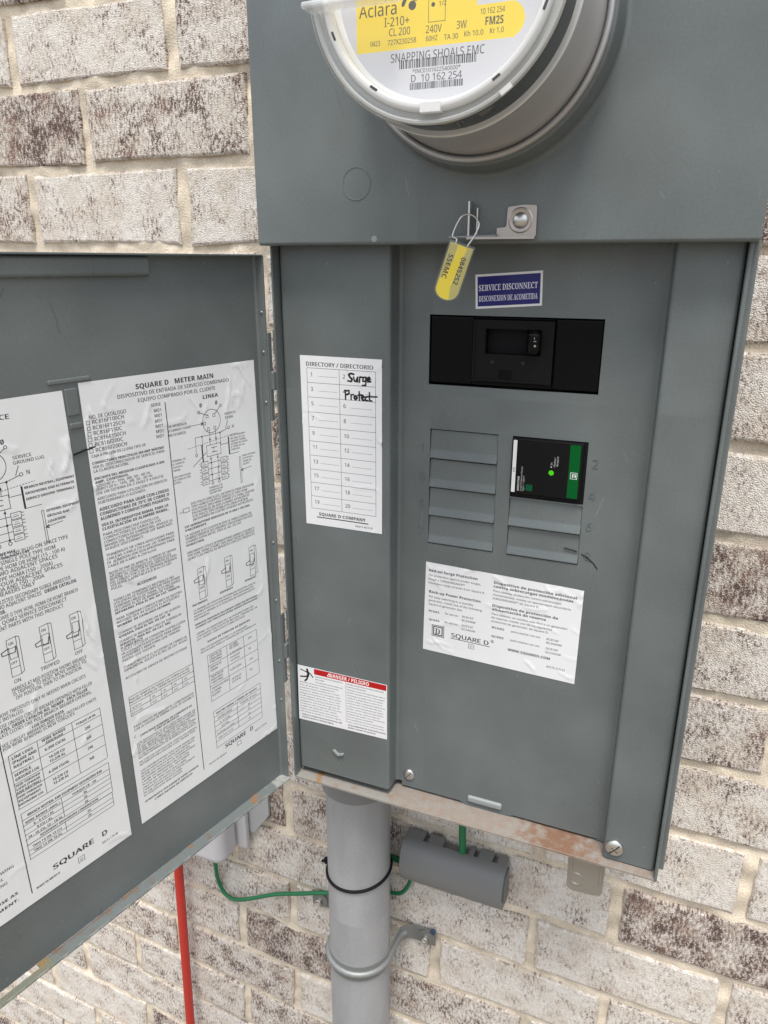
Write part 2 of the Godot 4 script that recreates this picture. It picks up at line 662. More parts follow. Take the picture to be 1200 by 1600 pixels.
func _ready() -> void:
	# ------------------------------------------------------------ camera, sky, sun, exposure
	var cam := Camera3D.new()
	cam.name = "camera"
	add_child(cam)
	cam.position = world(Vector3(195.90, 131.52, 570.12))
	cam.basis = view_basis()
	cam.fov = 69.77
	cam.near = 0.02
	cam.far = 400.0
	cam.current = true
	var sky_mat := ProceduralSkyMaterial.new()
	sky_mat.sky_top_color = Color(0.93, 0.96, 1.0)
	sky_mat.sky_horizon_color = Color(0.60, 0.63, 0.67)
	sky_mat.sky_curve = 0.2
	sky_mat.ground_bottom_color = Color(0.28, 0.27, 0.25)
	sky_mat.ground_horizon_color = Color(0.45, 0.45, 0.44)
	sky_mat.sky_energy_multiplier = 0.85
	var cloud := FastNoiseLite.new()
	cloud.seed = 21
	cloud.frequency = 0.006
	cloud.fractal_octaves = 4
	var cover_im := cloud.get_seamless_image(512, 256, false, false, 0.2)
	cover_im.adjust_bcs(0.35, 0.6, 0.0)
	sky_mat.sky_cover = ImageTexture.create_from_image(cover_im)
	sky_mat.sky_cover_modulate = Color(1, 1, 1, 0.25)
	var sky := Sky.new()
	sky.sky_material = sky_mat
	var env := Environment.new()
	env.background_mode = Environment.BG_SKY
	env.sky = sky
	env.tonemap_mode = Environment.TONE_MAPPER_LINEAR
	env.tonemap_exposure = 2.4
	env.sdfgi_enabled = true
	env.ssao_enabled = true
	env.ssil_enabled = true
	var we := WorldEnvironment.new()
	we.name = "world_environment"
	we.environment = env
	add_child(we)
	var sun := DirectionalLight3D.new()
	sun.name = "sun"
	sun.light_color = Color(1.0, 0.98, 0.95)
	sun.light_energy = 0.5
	sun.light_angular_distance = 20.0
	sun.shadow_enabled = true
	sun.rotation_degrees = Vector3(-68, 18, 0)
	add_child(sun)

	materials()
	ground()
	brick_wall()
	panel()
	electric_meter()
	devices()
	seal()
	conduit_things()
	wires()

func view_basis() -> Basis:
	return Basis(Vector3(0.922921, 0.000554, -0.384989), Vector3(-0.124678, 0.946538, -0.297525), Vector3(0.364242, 0.322592, 0.873649))

func materials() -> void:
	M.paint = paint_material(Color(0.124, 0.142, 0.143), 0.40)
	M.black = mat(Color(0.004, 0.004, 0.005), 0.2)
	M.black_dull = mat(Color(0.011, 0.011, 0.012), 0.5)
	M.black.metallic_specular = 0.24
	M.black_dull.metallic_specular = 0.18
	M.steel = mat(Color(0.60, 0.59, 0.57), 0.32, 0.95)
	M.stainless = mat(Color(0.46, 0.42, 0.385), 0.38, 0.9)
	M.zinc = mat(Color(0.27, 0.28, 0.28), 0.48, 0.7)
	M.slot_dark = mat(Color(0.05, 0.05, 0.05), 0.5, 0.5)
	M.pvc = mat(Color(0.295, 0.303, 0.315), 0.42)
	M.pvc_dark = mat(Color(0.19, 0.195, 0.195), 0.5)
	M.green_wire = mat(Color(0.012, 0.155, 0.062), 0.42)
	M.red = mat(Color(0.46, 0.030, 0.022), 0.45)
	M.glass = StandardMaterial3D.new()
	M.glass.transparency = BaseMaterial3D.TRANSPARENCY_ALPHA
	M.glass.albedo_color = Color(0.93, 0.95, 0.95, 0.04)
	M.glass.roughness = 0.05
	M.frost = StandardMaterial3D.new()
	M.frost.transparency = BaseMaterial3D.TRANSPARENCY_ALPHA
	M.frost.albedo_color = Color(0.90, 0.91, 0.92, 0.35)
	M.frost.roughness = 0.1
	M.beige = mat(Color(0.47, 0.465, 0.46), 0.27, 0.35)
	M.white_plastic = mat(Color(0.72, 0.72, 0.71), 0.4)
	M.dark_green = mat(Color(0.008, 0.013, 0.013), 0.45)
	M.dark_green.metallic_specular = 0.2
	M.box_grey = mat(Color(0.50, 0.50, 0.52), 0.45)

func ground() -> void:
	var w := 512
	var a := noise_bytes(w, w, 0.05, 71, 4)
	var b := noise_bytes(w, w, 0.4, 72)
	var d := PackedByteArray()
	d.resize(w * w * 3)
	for i in w * w:
		var f := 0.80 + (a[i] - 128) * 0.0016 + (b[i] - 128) * 0.0012
		d[i * 3] = int(150 * f)
		d[i * 3 + 1] = int(136 * f)
		d[i * 3 + 2] = int(117 * f)
	var m := StandardMaterial3D.new()
	m.albedo_texture = ImageTexture.create_from_image(Image.create_from_data(w, w, false, Image.FORMAT_RGB8, d))
	m.roughness = 0.95
	m.uv1_triplanar = true
	m.uv1_world_triplanar = true
	m.uv1_scale = Vector3(1.1, 1.1, 1.1)
	var mb := Mb.new()
	mb.quad(Vector3(-150000, -GROUND, -150000), Vector3(150000, -GROUND, -150000), Vector3(150000, -GROUND, 150000), Vector3(-150000, -GROUND, 150000), Vector3.UP)
	var o := obj("ground", mb, m, self)
	o.set_meta("kind", "structure")

# ---------------------------------------------------------------- the wall
func joint(k: int, x: float) -> float:
	var table := {-3: 376.0, -2: 303.5, -1: 224.5, 0: 143.0, 1: 64.8, 2: -17.5, 3: -98.0, 4: -180.0, 5: -257.6, 6: -337.0, 7: -423.0, 8: -507.0, 9: -591.0, 10: -672.5, 11: -752.0}
	var y: float
	if k < -3:
		y = 376.0 + (-3 - k) * 80.5
	elif k > 11:
		y = -752.0 - (k - 11) * 81.3
	else:
		y = table[k]
	if k <= 0:
		y -= 0.008 * (x + 150.0)
	if k >= 9 and x < -50.0:
		y += (-50.0 - maxf(x, -800.0)) * clampf(0.045 + (k - 12) * 0.010, 0.03, 0.075)
	return y

func perpend(row: int, i: int) -> float:
	return (-309.0 if posmod(row, 2) == 1 else -221.0) + i * 206.5

func brick_wall() -> void:
	var wall := thing("brick_wall", "whitewashed brick wall with buff mortar behind the grey meter panel", "wall", Vector3(0, -GROUND, WALL - 60))
	var base := base_of(wall)
	var rng := RandomNumberGenerator.new()
	rng.seed = 77
	# rough faces
	var bumps := []
	for i in 3:
		var w := 440
		var h := 160
		var f := noise_bytes(w, h, 0.30, 40 + i, 2)
		var s := noise_bytes(w, h, 0.05, 50 + i, 2, 1.0, 0.5)
		var c := noise_bytes(w, h, 0.035, 60 + i, 1, 1.0, 1.0, FastNoiseLite.TYPE_CELLULAR)
		var d := PackedByteArray()
		d.resize(w * h)
		var rnd := 911 + i
		for j in w * h:
			rnd = (rnd * 1103515245 + 12345) & 0x7fffffff
			d[j] = clampi(int(f[j] * 0.42 + s[j] * 0.36 + ((rnd >> 12) & 255) * 0.20 - (40 if c[j] > 228 else 0)), 0, 255)
		bumps.append(grey_texture(d, w, h))
	var mats := []
	for kind in 4:
		var list := []
		for j in [4, 4, 4, 4][kind]:
			list.append(brick_material(kind, 100 + kind * 40 + j * 9, bumps[j % 3]))
		mats.append(list)
	# brick shapes, centred, 196.5 x 71.3, face towards +z
	var shapes := []
	for i in 8:
		var mb := Mb.new()
		var W := 98.25
		var H := 35.6
		var ring := []
		for e in [[-1, -1, -0.36, -1], [-0.36, -1, 0.33, -1], [0.33, -1, 1, -1], [1, -1, 1, 0.1], [1, 0.1, 1, 1], [1, 1, 0.3, 1], [0.3, 1, -0.4, 1], [-0.4, 1, -1, 1], [-1, 1, -1, -0.05], [-1, -0.05, -1, -1]]:
			ring.append(Vector2(e[0] * W + rng.randf_range(-2.0, 1.6), e[1] * H + rng.randf_range(-2.2, 1.8)))
		var m := ring.size()
		var front := []
		for p in ring:
			var q: Vector2 = p * Vector2(0.968, 0.925) + Vector2(rng.randf_range(-0.9, 0.9), rng.randf_range(-0.9, 0.9))
			front.append(Vector3(q.x, q.y, rng.randf_range(-0.8, 0.5)))
		var mid := Vector3(rng.randf_range(-20, 20), rng.randf_range(-6, 6), rng.randf_range(-0.2, 1.0))
		for j in m:
			var l := (j + 1) % m
			var a: Vector3 = front[j]
			var b: Vector3 = front[l]
			var c := Vector3(ring[l].x, ring[l].y, -2.2)
			var d := Vector3(ring[j].x, ring[j].y, -2.2)
			var back := Vector3(0, 0, -18)
			var uvs := []
			for p in [a, b, c, d, mid]:
				uvs.append(Vector2(p.x / (2 * W) + 0.5, 0.5 - p.y / (2 * H)))
			var out := Vector3((ring[j].x + ring[l].x) / 2 / W, (ring[j].y + ring[l].y) / 2 / H, 0)
			out = Vector3(out.x, 0, 0).normalized() if absf(out.x) > absf(out.y) else Vector3(0, out.y, 0).normalized()
			var zz := Vector3(0, 0, 1)
			mb.tri(a, b, mid, zz, zz, zz, uvs[0], uvs[1], uvs[4])
			var e := (out * 0.62 + zz).normalized()
			var e2 := (out * 0.25 + zz).normalized()
			mb.tri(a, b, c, e2, e2, e, uvs[0], uvs[1], uvs[2])
			mb.tri(a, c, d, e2, e, e, uvs[0], uvs[2], uvs[3])
			mb.tri(d, c, c + back, out, out, out, uvs[3], uvs[2], uvs[2])
			mb.tri(d, c + back, d + back, out, out, out, uvs[3], uvs[2], uvs[3])
		shapes.append(mb.mesh(Vector3()))
	# looks of the bricks that show in the photograph: "row:left perpend"
	var looks := {"-4:-2": 3, "-3:-2": 1, "-3:-1": 0, "-3:0": 1, "-2:-3": 1, "-2:-2": 3, "-2:-1": 2, "-2:0": 1, "-1:-2": 2, "-1:-1": 0, "-1:0": 0, "0:-1": 1, "0:0": 1, "0:2": 1, "1:2": 1, "2:2": 0, "3:2": 3, "4:2": 1, "5:2": 2, "6:2": 1, "7:2": 0, "7:0": 1, "7:1": 0, "7:-1": 1,
		"8:-1": 3, "8:0": 2, "8:1": 0, "8:2": 3, "9:-2": 1, "9:-1": 1, "9:0": 1, "9:1": 0, "9:2": 0, "9:3": 1, "10:-2": 0, "10:-1": 1, "10:0": 0, "10:1": 0, "10:2": 1, "11:-2": 1, "11:-1": 1, "11:0": 3, "11:1": 2, "12:-2": 2, "12:-1": 2, "12:0": 0, "13:-2": 1, "13:-1": 1, "13:0": 2, "14:-2": 1, "14:-1": 0}
	var far := Mb.new()
	for row in range(-29, 21):
		for i in range(-19, 19):
			var x0 := perpend(row, i)
			var x1 := perpend(row, i + 1)
			var xc := (x0 + x1) / 2 + rng.randf_range(-1.5, 1.5)
			var y0 := joint(row, xc)
			var y1 := joint(row + 1, xc)
			if y1 < -GROUND - 60:
				continue
			var slope := (joint(row, x1) + joint(row + 1, x1) - joint(row, x0) - joint(row + 1, x0)) / 2 / (x1 - x0)
			var zz := WALL + rng.randf_range(-1.2, 0.9)
			var ci := Vector3(xc, (y0 + y1) / 2, zz)
			if row >= -6 and row <= 20 and i >= -5 and i <= 3 and y1 > -1500:
				var kind: int = looks.get("%d:%d" % [row, i], [0, 1, 0, 1, 2, 3][rng.randi_range(0, 5)])
				var o := MeshInstance3D.new()
				o.name = "brick"
				o.mesh = shapes[rng.randi_range(0, 7)]
				o.material_override = mats[kind][rng.randi_range(0, 3)]
				var flip := rng.randf() < 0.5
				var bs := Basis(Vector3(0, 0, 1), atan(slope) + rng.randf_range(-0.006, 0.006) + (PI if flip else 0.0))
				o.transform = Transform3D(bs.scaled_local(Vector3(rng.randf_range(0.985, 1.0), (y0 - y1 - 9.6) / 71.3, 1.0)), (ci - base) * 0.001)
				wall.add_child(o, true)
			else:
				var lo := Vector3(x0 + 5, y1 + 4.8, WALL - 18)
				far.xf = Transform3D()
				var hi := Vector3(x1 - 5, y0 - 4.8, zz)
				far.quad(Vector3(lo.x, lo.y, hi.z), Vector3(hi.x, lo.y, hi.z), hi, Vector3(lo.x, hi.y, hi.z), Vector3(0, 0, 1), Rect2(0, 1, 1, -1))
				for e in [[Vector3(lo.x, lo.y, 0), Vector3(hi.x, lo.y, 0), Vector3(0, -1, 0)], [Vector3(hi.x, lo.y, 0), Vector3(hi.x, hi.y, 0), Vector3(1, 0, 0)], [Vector3(hi.x, hi.y, 0), Vector3(lo.x, hi.y, 0), Vector3(0, 1, 0)], [Vector3(lo.x, hi.y, 0), Vector3(lo.x, lo.y, 0), Vector3(-1, 0, 0)]]:
					far.quad(e[0] + Vector3(0, 0, hi.z), e[1] + Vector3(0, 0, hi.z), e[1] + Vector3(0, 0, lo.z), e[0] + Vector3(0, 0, lo.z), e[2], Rect2(0, 0, 0.05, 0.05))
	var fo := obj("far_bricks", far, mats[1][0], wall)
	fo.set_meta("kind", "stuff")
	# mortar: a fine uneven sheet between the bricks, plain beyond
	var grain := noise_bytes(512, 512, 0.22, 81, 2)
	var blot := noise_bytes(512, 512, 0.012, 82, 3)
	var md := PackedByteArray()
	md.resize(512 * 512 * 3)
	for i in 512 * 512:
		var f := 1.0 + (grain[i] - 128) * 0.0009 + (blot[i] - 128) * 0.0010
		md[i * 3] = clampi(int(211 * f), 0, 255)
		md[i * 3 + 1] = clampi(int(199 * f), 0, 255)
		md[i * 3 + 2] = clampi(int(181 * f), 0, 255)
	var mm := StandardMaterial3D.new()
	mm.albedo_texture = ImageTexture.create_from_image(Image.create_from_data(512, 512, false, Image.FORMAT_RGB8, md))
	mm.roughness = 0.97
	mm.metallic_specular = 0.2
	mm.uv1_triplanar = true
	mm.uv1_world_triplanar = true
	mm.uv1_scale = Vector3(4, 4, 4)
	mm.heightmap_enabled = true
	mm.heightmap_texture = grey_texture(grain, 512, 512)
	mm.heightmap_scale = 0.06
	var fn := FastNoiseLite.new()
	fn.seed = 83
	fn.frequency = 0.02
	fn.fractal_octaves = 3
	var mb := Mb.new()
	var gx0 := -1250.0
	var gy0 := -1420.0
	var st := 5.0
	var nx := 400
	var ny := 420
	var hs := PackedFloat32Array()
	hs.resize((nx + 1) * (ny + 1))
	for j in ny + 1:
		for i in nx + 1:
			hs[j * (nx + 1) + i] = WALL - 4.2 + fn.get_noise_2d(gx0 + i * st, gy0 + j * st) * 4.2
	var pv := PackedVector3Array()
	var pn := PackedVector3Array()
	var ix := PackedInt32Array()
	for j in ny + 1:
		for i in nx + 1:
			pv.append((Vector3(gx0 + i * st, gy0 + j * st, hs[j * (nx + 1) + i]) - base) * 0.001)
			var dx := hs[j * (nx + 1) + mini(i + 1, nx)] - hs[j * (nx + 1) + maxi(i - 1, 0)]
			var dy := hs[mini(j + 1, ny) * (nx + 1) + i] - hs[maxi(j - 1, 0) * (nx + 1) + i]
			pn.append(Vector3(-dx, -dy, 2 * st).normalized())
	for j in ny:
		for i in nx:
			var a := j * (nx + 1) + i
			ix.append_array(PackedInt32Array([a, a + nx + 2, a + 1, a, a + nx + 1, a + nx + 2]))
	var arr := []
	arr.resize(Mesh.ARRAY_MAX)
	arr[Mesh.ARRAY_VERTEX] = pv
	arr[Mesh.ARRAY_NORMAL] = pn
	arr[Mesh.ARRAY_INDEX] = ix
	var am := ArrayMesh.new()
	am.add_surface_from_arrays(Mesh.PRIMITIVE_TRIANGLES, arr)
	var mo := MeshInstance3D.new()
	mo.name = "mortar"
	mo.mesh = am
	mo.material_override = mm
	wall.add_child(mo, true)
	mb.rbox(Vector3(-4100, -GROUND - 20, WALL - 120), Vector3(4000, 2700, WALL - 9.5), 1.0, 1)
	obj("wall_core", mb, mm, wall)

# ---------------------------------------------------------------- the panel
func panel() -> void:
	var p := thing("meter_panel", "grey steel meter panel with its door swung open to the left", "electrical panel", Vector3(45, -370, WALL))
	var mb := Mb.new()
	# box: sides, back, top; the sides stand proud of the breaker cover
	mb.rbox(Vector3(-129.9, -368, -101), Vector3(-128.3, 560, 27.5), 0.6, 1)
	mb.rbox(Vector3(219.1, -370.5, -101), Vector3(221.8, 560, 27.0), 1.2, 3)
	mb.rbox(Vector3(-131, -368, -101.5), Vector3(220, 560, -99.5), 0.3, 1)
	mb.rbox(Vector3(-133, 560.2, -101), Vector3(222, 562, 27), 0.5, 1)
	obj("enclosure", mb, M.paint, p)
	mb = Mb.new()
	mb.extrude(bend([Vector2(222.0, 8), Vector2(225.8, 8), Vector2(225.8, 20.5), Vector2(222.0, 20.5)], 1.6), true, Vector3(0, -361, 0), Vector3(1, 0, 0), Vector3(0, 0, 1), Vector3(0, 506, 0))
	obj("side_rail", mb, M.paint, p)
	# rusting bottom tray
	mb = Mb.new()
	mb.quad(Vector3(-128, -368.4, -99), Vector3(220, -368.4, -99), Vector3(220, -368.4, 26.4), Vector3(-128, -368.4, 26.4), Vector3.UP)
	mb.quad(Vector3(-129.8, -370.2, -99), Vector3(220, -370.2, -99), Vector3(220, -370.2, 26.4), Vector3(-129.8, -370.2, 26.4), Vector3.DOWN)
	mb.quad(Vector3(-128, -368.4, 26.4), Vector3(220, -368.4, 26.4), Vector3(220, -370.2, 26.4), Vector3(-129.8, -370.2, 26.4), Vector3(0, 0, 1), Rect2(0, 0.98, 1, 0.02))
	obj("bottom_tray", mb, tray_material(), p, "rust stained bottom tray")
	cover(p)
	breaker_cover(p)
	door(p)
	# hanging lug under the tray
	mb = Mb.new()
	mb.extrude(bend([Vector2(146.6, -370.4), Vector2(147.2, -411), Vector2(152, -414.5), Vector2(173, -413), Vector2(179, -409), Vector2(179.4, -370.4)], 6.0), true, Vector3(0, 0, 16.5), Vector3(1, 0, 0), Vector3(0, 1, 0), Vector3(0, 0, 1.6))
	M.bright_zinc = mat(Color(0.42, 0.42, 0.41), 0.3, 0.8)
	var lug := obj("lug", mb, M.bright_zinc, p, "bright metal lug under the tray")
	mb = Mb.new()
	mb.lathe(PackedVector2Array([Vector2(6.4, 0), Vector2(6.4, 0.5), Vector2(5.6, 0.5), Vector2(5.6, 0)]), Vector3(155.5, -400, 18.2), Vector3(0, 0, 1), 28, 0.5, 5.9)
	obj("knockout", mb, M.steel, lug)
	for x in [150.2, 176.0]:
		mb = Mb.new()
		mb.rbox(Vector3(x - 1.1, -398, 18.0), Vector3(x + 1.1, -373, 19.4), 0.6, 2)
		obj("stiffening_rib", mb, M.bright_zinc, lug)
	# screws
	for s in [[-14.5, -350.5, 0.2, 5.9], [184.6, -353.5, 18.2, 7.8]]:
		var sc := dome_screw(p, Vector3(s[0], s[1], s[2]), s[3])
		sc.set_meta("label", "slotted screw at the foot of the cover")

func dome_screw(parent: Node, at: Vector3, r: float) -> MeshInstance3D:
	var mb := Mb.new()
	var prof := PackedVector2Array([Vector2(r, 0), Vector2(r, r * 0.12)])
	for i in range(1, 9):
		var a := PI / 2 * i / 8
		prof.append(Vector2(r * cos(a), r * 0.12 + r * 0.42 * sin(a)))
	mb.lathe(prof, at, Vector3(0, 0, 1), 28)
	var o := obj("screw", mb, M.steel, parent)
	mb = Mb.new()
	mb.xf = Transform3D(Basis(Vector3(0, 0, 1), 0.9), at)
	mb.rbox(Vector3(-r * 0.80, -r * 0.07, r * 0.20), Vector3(r * 0.80, r * 0.07, r * 0.550), 0.3, 1)
	mb.xf = Transform3D(Basis(Vector3(0, 0, 1), 0.9 + PI / 2), at)
	mb.rbox(Vector3(-r * 0.5, -r * 0.05, r * 0.3), Vector3(r * 0.4, r * 0.05, r * 0.545), 0.3, 1)
	obj("slot", mb, M.slot_dark, o)
	return o

func tray_material() -> StandardMaterial3D:
	var w := 1404
	var h := 502
	var a := noise_bytes(w, h, 0.02, 91, 4)
	var b := noise_bytes(w, h, 0.15, 92, 2)
	var d := PackedByteArray()
	d.resize(w * h * 3)
	var metal := Color(0.555, 0.545, 0.525)
	var pink := Color(0.55, 0.50, 0.465)
	var rust := Color(0.47, 0.335, 0.255)
	for y in h:
		for x in w:
			var i := y * w + x
			var mm := -131.0 + x / 4.0
			var n := (a[i] - 128) / 128.0
			var g := (b[i] - 128) / 128.0
			var c := metal.lerp(pink, clampf(0.55 + n * 0.8 + (0.25 if mm > -30 else -0.55), 0.0, 1.0))
			var rr := clampf(1.0 - absf(mm - 135.0) / 52.0, 0.0, 1.0)
			c = c.lerp(rust, clampf((rr * 1.5 + n * 0.7 - 0.35), 0.0, 1.0) * 0.8)
			var r2 := clampf(1.0 - absf(mm + 108.0) / 9.0, 0.0, 1.0)
			c = c.lerp(Color(0.58, 0.42, 0.27), clampf(r2 * 1.5 + n - 0.5, 0.0, 1.0) * 0.8)
			if y > h - 5:
				c = c.lerp(metal, 0.6)
			c = c * (1.0 + g * 0.10)
			d[i * 3] = clampi(int(c.r * 255), 0, 255)
			d[i * 3 + 1] = clampi(int(c.g * 255), 0, 255)
			d[i * 3 + 2] = clampi(int(c.b * 255), 0, 255)
	var m := StandardMaterial3D.new()
	m.albedo_texture = ImageTexture.create_from_image(Image.create_from_data(w, h, false, Image.FORMAT_RGB8, d))
	m.roughness = 0.6
	m.texture_repeat = false
	return m

# upper cover that carries the meter socket
func cover(p: Node) -> void:
	var mb := Mb.new()
	mb.rbox(Vector3(-134.6, 143.4, 19.6), Vector3(225.0, 585, 38), 2.6, 4)
	var c := obj("meter_cover", mb, M.paint, p)
	mb = Mb.new()
	# drawn hub round the socket
	var prof := PackedVector2Array()
	for i in 7:
		var a := PI / 2 * i / 6
		prof.append(Vector2(88.6 - 3.4 * sin(a), 38.0 + 3.4 * (1 - cos(a))))
	prof.append(Vector2(83.6, 55))
	for i in 7:
		var a := PI / 2 * i / 6
		prof.append(Vector2(83.5 - 3.0 * (1 - cos(a)), 58 + 3.0 * sin(a)))
	prof.append(Vector2(78, 61))
	prof.append(Vector2(78, 40))
	mb.lathe(prof, Vector3(MX, MY, 0), Vector3(0, 0, 1), 120)
	obj("socket_hub", mb, M.paint, c)
	mb = Mb.new()
	var disc := PackedVector2Array([Vector2(11.5, 0.0), Vector2(11.3, 0.35), Vector2(10.8, 0.35), Vector2(10.6, 0.05), Vector2(0, 0.05)])
	mb.lathe(disc, Vector3(-48, 185.4, 38.02), Vector3(0, 0, 1), 48)
	obj("knockout", mb, M.paint, c)
	# chip of bare primer on the lower edge
	mb = Mb.new()
	mb.lathe(PackedVector2Array([Vector2(2.3, 0), Vector2(1.9, 0.2), Vector2(0, 0.25)]), Vector3(-34, 147.4, 38), Vector3(0, 0, 1), 14)
	obj("paint_chip", mb, mat(Color(0.26, 0.28, 0.28), 0.6), c)
	# latch bracket with its bolt
	mb = Mb.new()
	mb.extrude(bend([Vector2(59, 147.4), Vector2(86.2, 147.4), Vector2(86.0, 167.5), Vector2(77, 168), Vector2(66, 166.8), Vector2(65.6, 154), Vector2(59, 153.5)], 1.6, 3), true, Vector3(0, 0, 38.6), Vector3(1, 0, 0), Vector3(0, 1, 0), Vector3(0, 0, 1.4))
	mb.extrude(bend([Vector2(60, 39.5), Vector2(86.2, 39.5), Vector2(86.2, 44), Vector2(66, 48.5), Vector2(40, 50.5), Vector2(40, 47), Vector2(56, 44)], 1.0, 2), true, Vector3(0, 146.2, 0), Vector3(1, 0, 0), Vector3(0, 0, 1), Vector3(0, 1.5, 0))
	var br := obj("latch_bracket", mb, M.stainless, p, "stainless latch bracket under the meter")
	mb = Mb.new()
	mb.lathe(PackedVector2Array([Vector2(8.4, 0.0), Vector2(7.6, 0.5), Vector2(6.4, 0.15), Vector2(5.6, 0.1)]), Vector3(75.2, 158.2, 40.05), Vector3(0, 0, 1), 36)
	obj("washer", mb, M.stainless, br)
	mb = Mb.new()
	var dome := PackedVector2Array()
	for i in 9:
		var a := PI / 2 * i / 8
		dome.append(Vector2(5.4 * cos(a), 3.6 * sin(a)))
	mb.lathe(dome, Vector3(75.2, 158.2, 40.1), Vector3(0, 0, 1), 32)
	obj("bolt", mb, M.steel, br)
	# staple through which the seal's wire passes
	mb = Mb.new()
	mb.rbox(Vector3(40.0, 146, 39), Vector3(41.5, 171, 47.5), 0.6, 2)
	mb.rbox(Vector3(44.2, 148, 38.5), Vector3(45.5, 167, 41), 0.6, 2)
	obj("staple", mb, M.steel, p)
	mb = Mb.new()
	mb.tube(PackedVector3Array([Vector3(27, 147.6, 47), Vector3(45, 147.9, 46), Vector3(59, 148.4, 42.5)]), 1.5, 10)
	obj("latch_pin", mb, M.zinc, p)

func breaker_cover(p: Node) -> void:
	var mb := Mb.new()
	var U := Vector3(1, 0, 0)
	var Z := Vector3(0, 0, 1)
	mb.sheet(bend([Vector2(-22, 0), Vector2(-28.2, 0), Vector2(-29.0, 18), Vector2(-127.6, 18), Vector2(-127.6, 6)], 3.0, 5), 1.2, Vector3(0, -360.5, 0), U, Z, Vector3(0, 530, 0))
	mb.sheet(bend([Vector2(218.6, 6), Vector2(218.6, 18), Vector2(175.6, 18), Vector2(174.6, 0), Vector2(168, 0)], 3.0, 5), 1.2, Vector3(0, -366.9, 0), U, Z, Vector3(0, 536, 0))
	var rows := 25.4
	var holes := [Rect2(-2.4, 36.8, 134.9, 55.2), Rect2(69.8, -2 * rows, 59.1, 2 * rows)]
	holes.append(Rect2(0, -4 * rows - 0.5, 58.1, 4 * rows + 0.5))
	holes.append(Rect2(69.8, -4 * rows - 0.5, 59.1, 2 * rows - 0.5))
	mb.plate(Rect2(-22, -365.5, 190, 535), holes, 0.0, 1.2)
	# the lower edge dips round a finger pull
	mb.extrude(bend([Vector2(38, -365.6), Vector2(46, -369.3), Vector2(82, -369.0), Vector2(92, -365.6)], 6.0, 4), true, Vector3(0, 0, -1.2), U, Vector3(0, 1, 0), Vector3(0, 0, 1.2))
	var c := obj("breaker_cover", mb, M.paint, p)
	# twist-out plates: sunk at the top, sloping out to a lip at the foot
	for col in [[0.0, 58.1, 0, 4], [69.8, 59.1, 2, 4]]:
		for r in range(col[2], col[3]):
			var y: float = -r * rows
			mb = Mb.new()
			var prof := PackedVector2Array([Vector2(y - 25.0, -2.0), Vector2(y - 24.8, 0.9), Vector2(y - 23.8, 1.15), Vector2(y - 18.4, -0.55), Vector2(y - 17.0, -0.75), Vector2(y - 1.0, -1.9), Vector2(y - 1.0, -3.4), Vector2(y - 25.0, -3.4)])
			mb.extrude(prof, true, Vector3(col[0] + 0.35, 0, 0), Vector3(0, 1, 0), Vector3(0, 0, 1), Vector3(col[1] - 0.7, 0, 0))
			obj("twistout_plate", mb, M.paint, c)
	# stamped numbers
	var nums := [["1", -6.6, -17.0], ["3", -6.4, -42.0], ["5", -6.6, -67.0], ["7", -7.2, -91.8], ["2", 135.5, -16.2], ["4", 134.8, -42.2], ["6", 135.0, -67.8], ["8", 135.8, -93.0]]
	for q in nums:
		var tm := TextMesh.new()
		tm.font = Pg.font(0)
		tm.text = q[0]
		tm.font_size = 48
		tm.pixel_size = 0.0074 / 35.0
		tm.depth = 0.0010
		var o := MeshInstance3D.new()
		o.name = "stamped_number"
		o.mesh = tm
		o.material_override = M.paint
		o.position = (Vector3(q[1], q[2], 0.1) - base_of(c)) * 0.001
		c.add_child(o, true)
	# finger pull and lanced tab
	mb = Mb.new()
	mb.xf = Transform3D(Basis(Vector3(1, 0, 0), 0.0), Vector3(63, -359.5, 0))
	mb.rbox(Vector3(-17, -3.2, -2), Vector3(17, 3.8, 2.6), 2.6, 4)
	obj("finger_pull", mb, mat(Color(0.25, 0.275, 0.275), 0.35), c)
	mb = Mb.new()
	mb.extrude(bend([Vector2(-89, -330.5), Vector2(-83.5, -335.5), Vector2(-77, -333), Vector2(-77.5, -331.5), Vector2(-83, -333.4), Vector2(-88, -329.6)], 0.6, 2), true, Vector3(0, 0, 17.5), Vector3(1, 0, 0), Vector3(0, 1, 0), Vector3(0, 0, 2.8))
	obj("lanced_tab", mb, mat(Color(0.27, 0.30, 0.30), 0.45), c)
	cover_stickers(c)

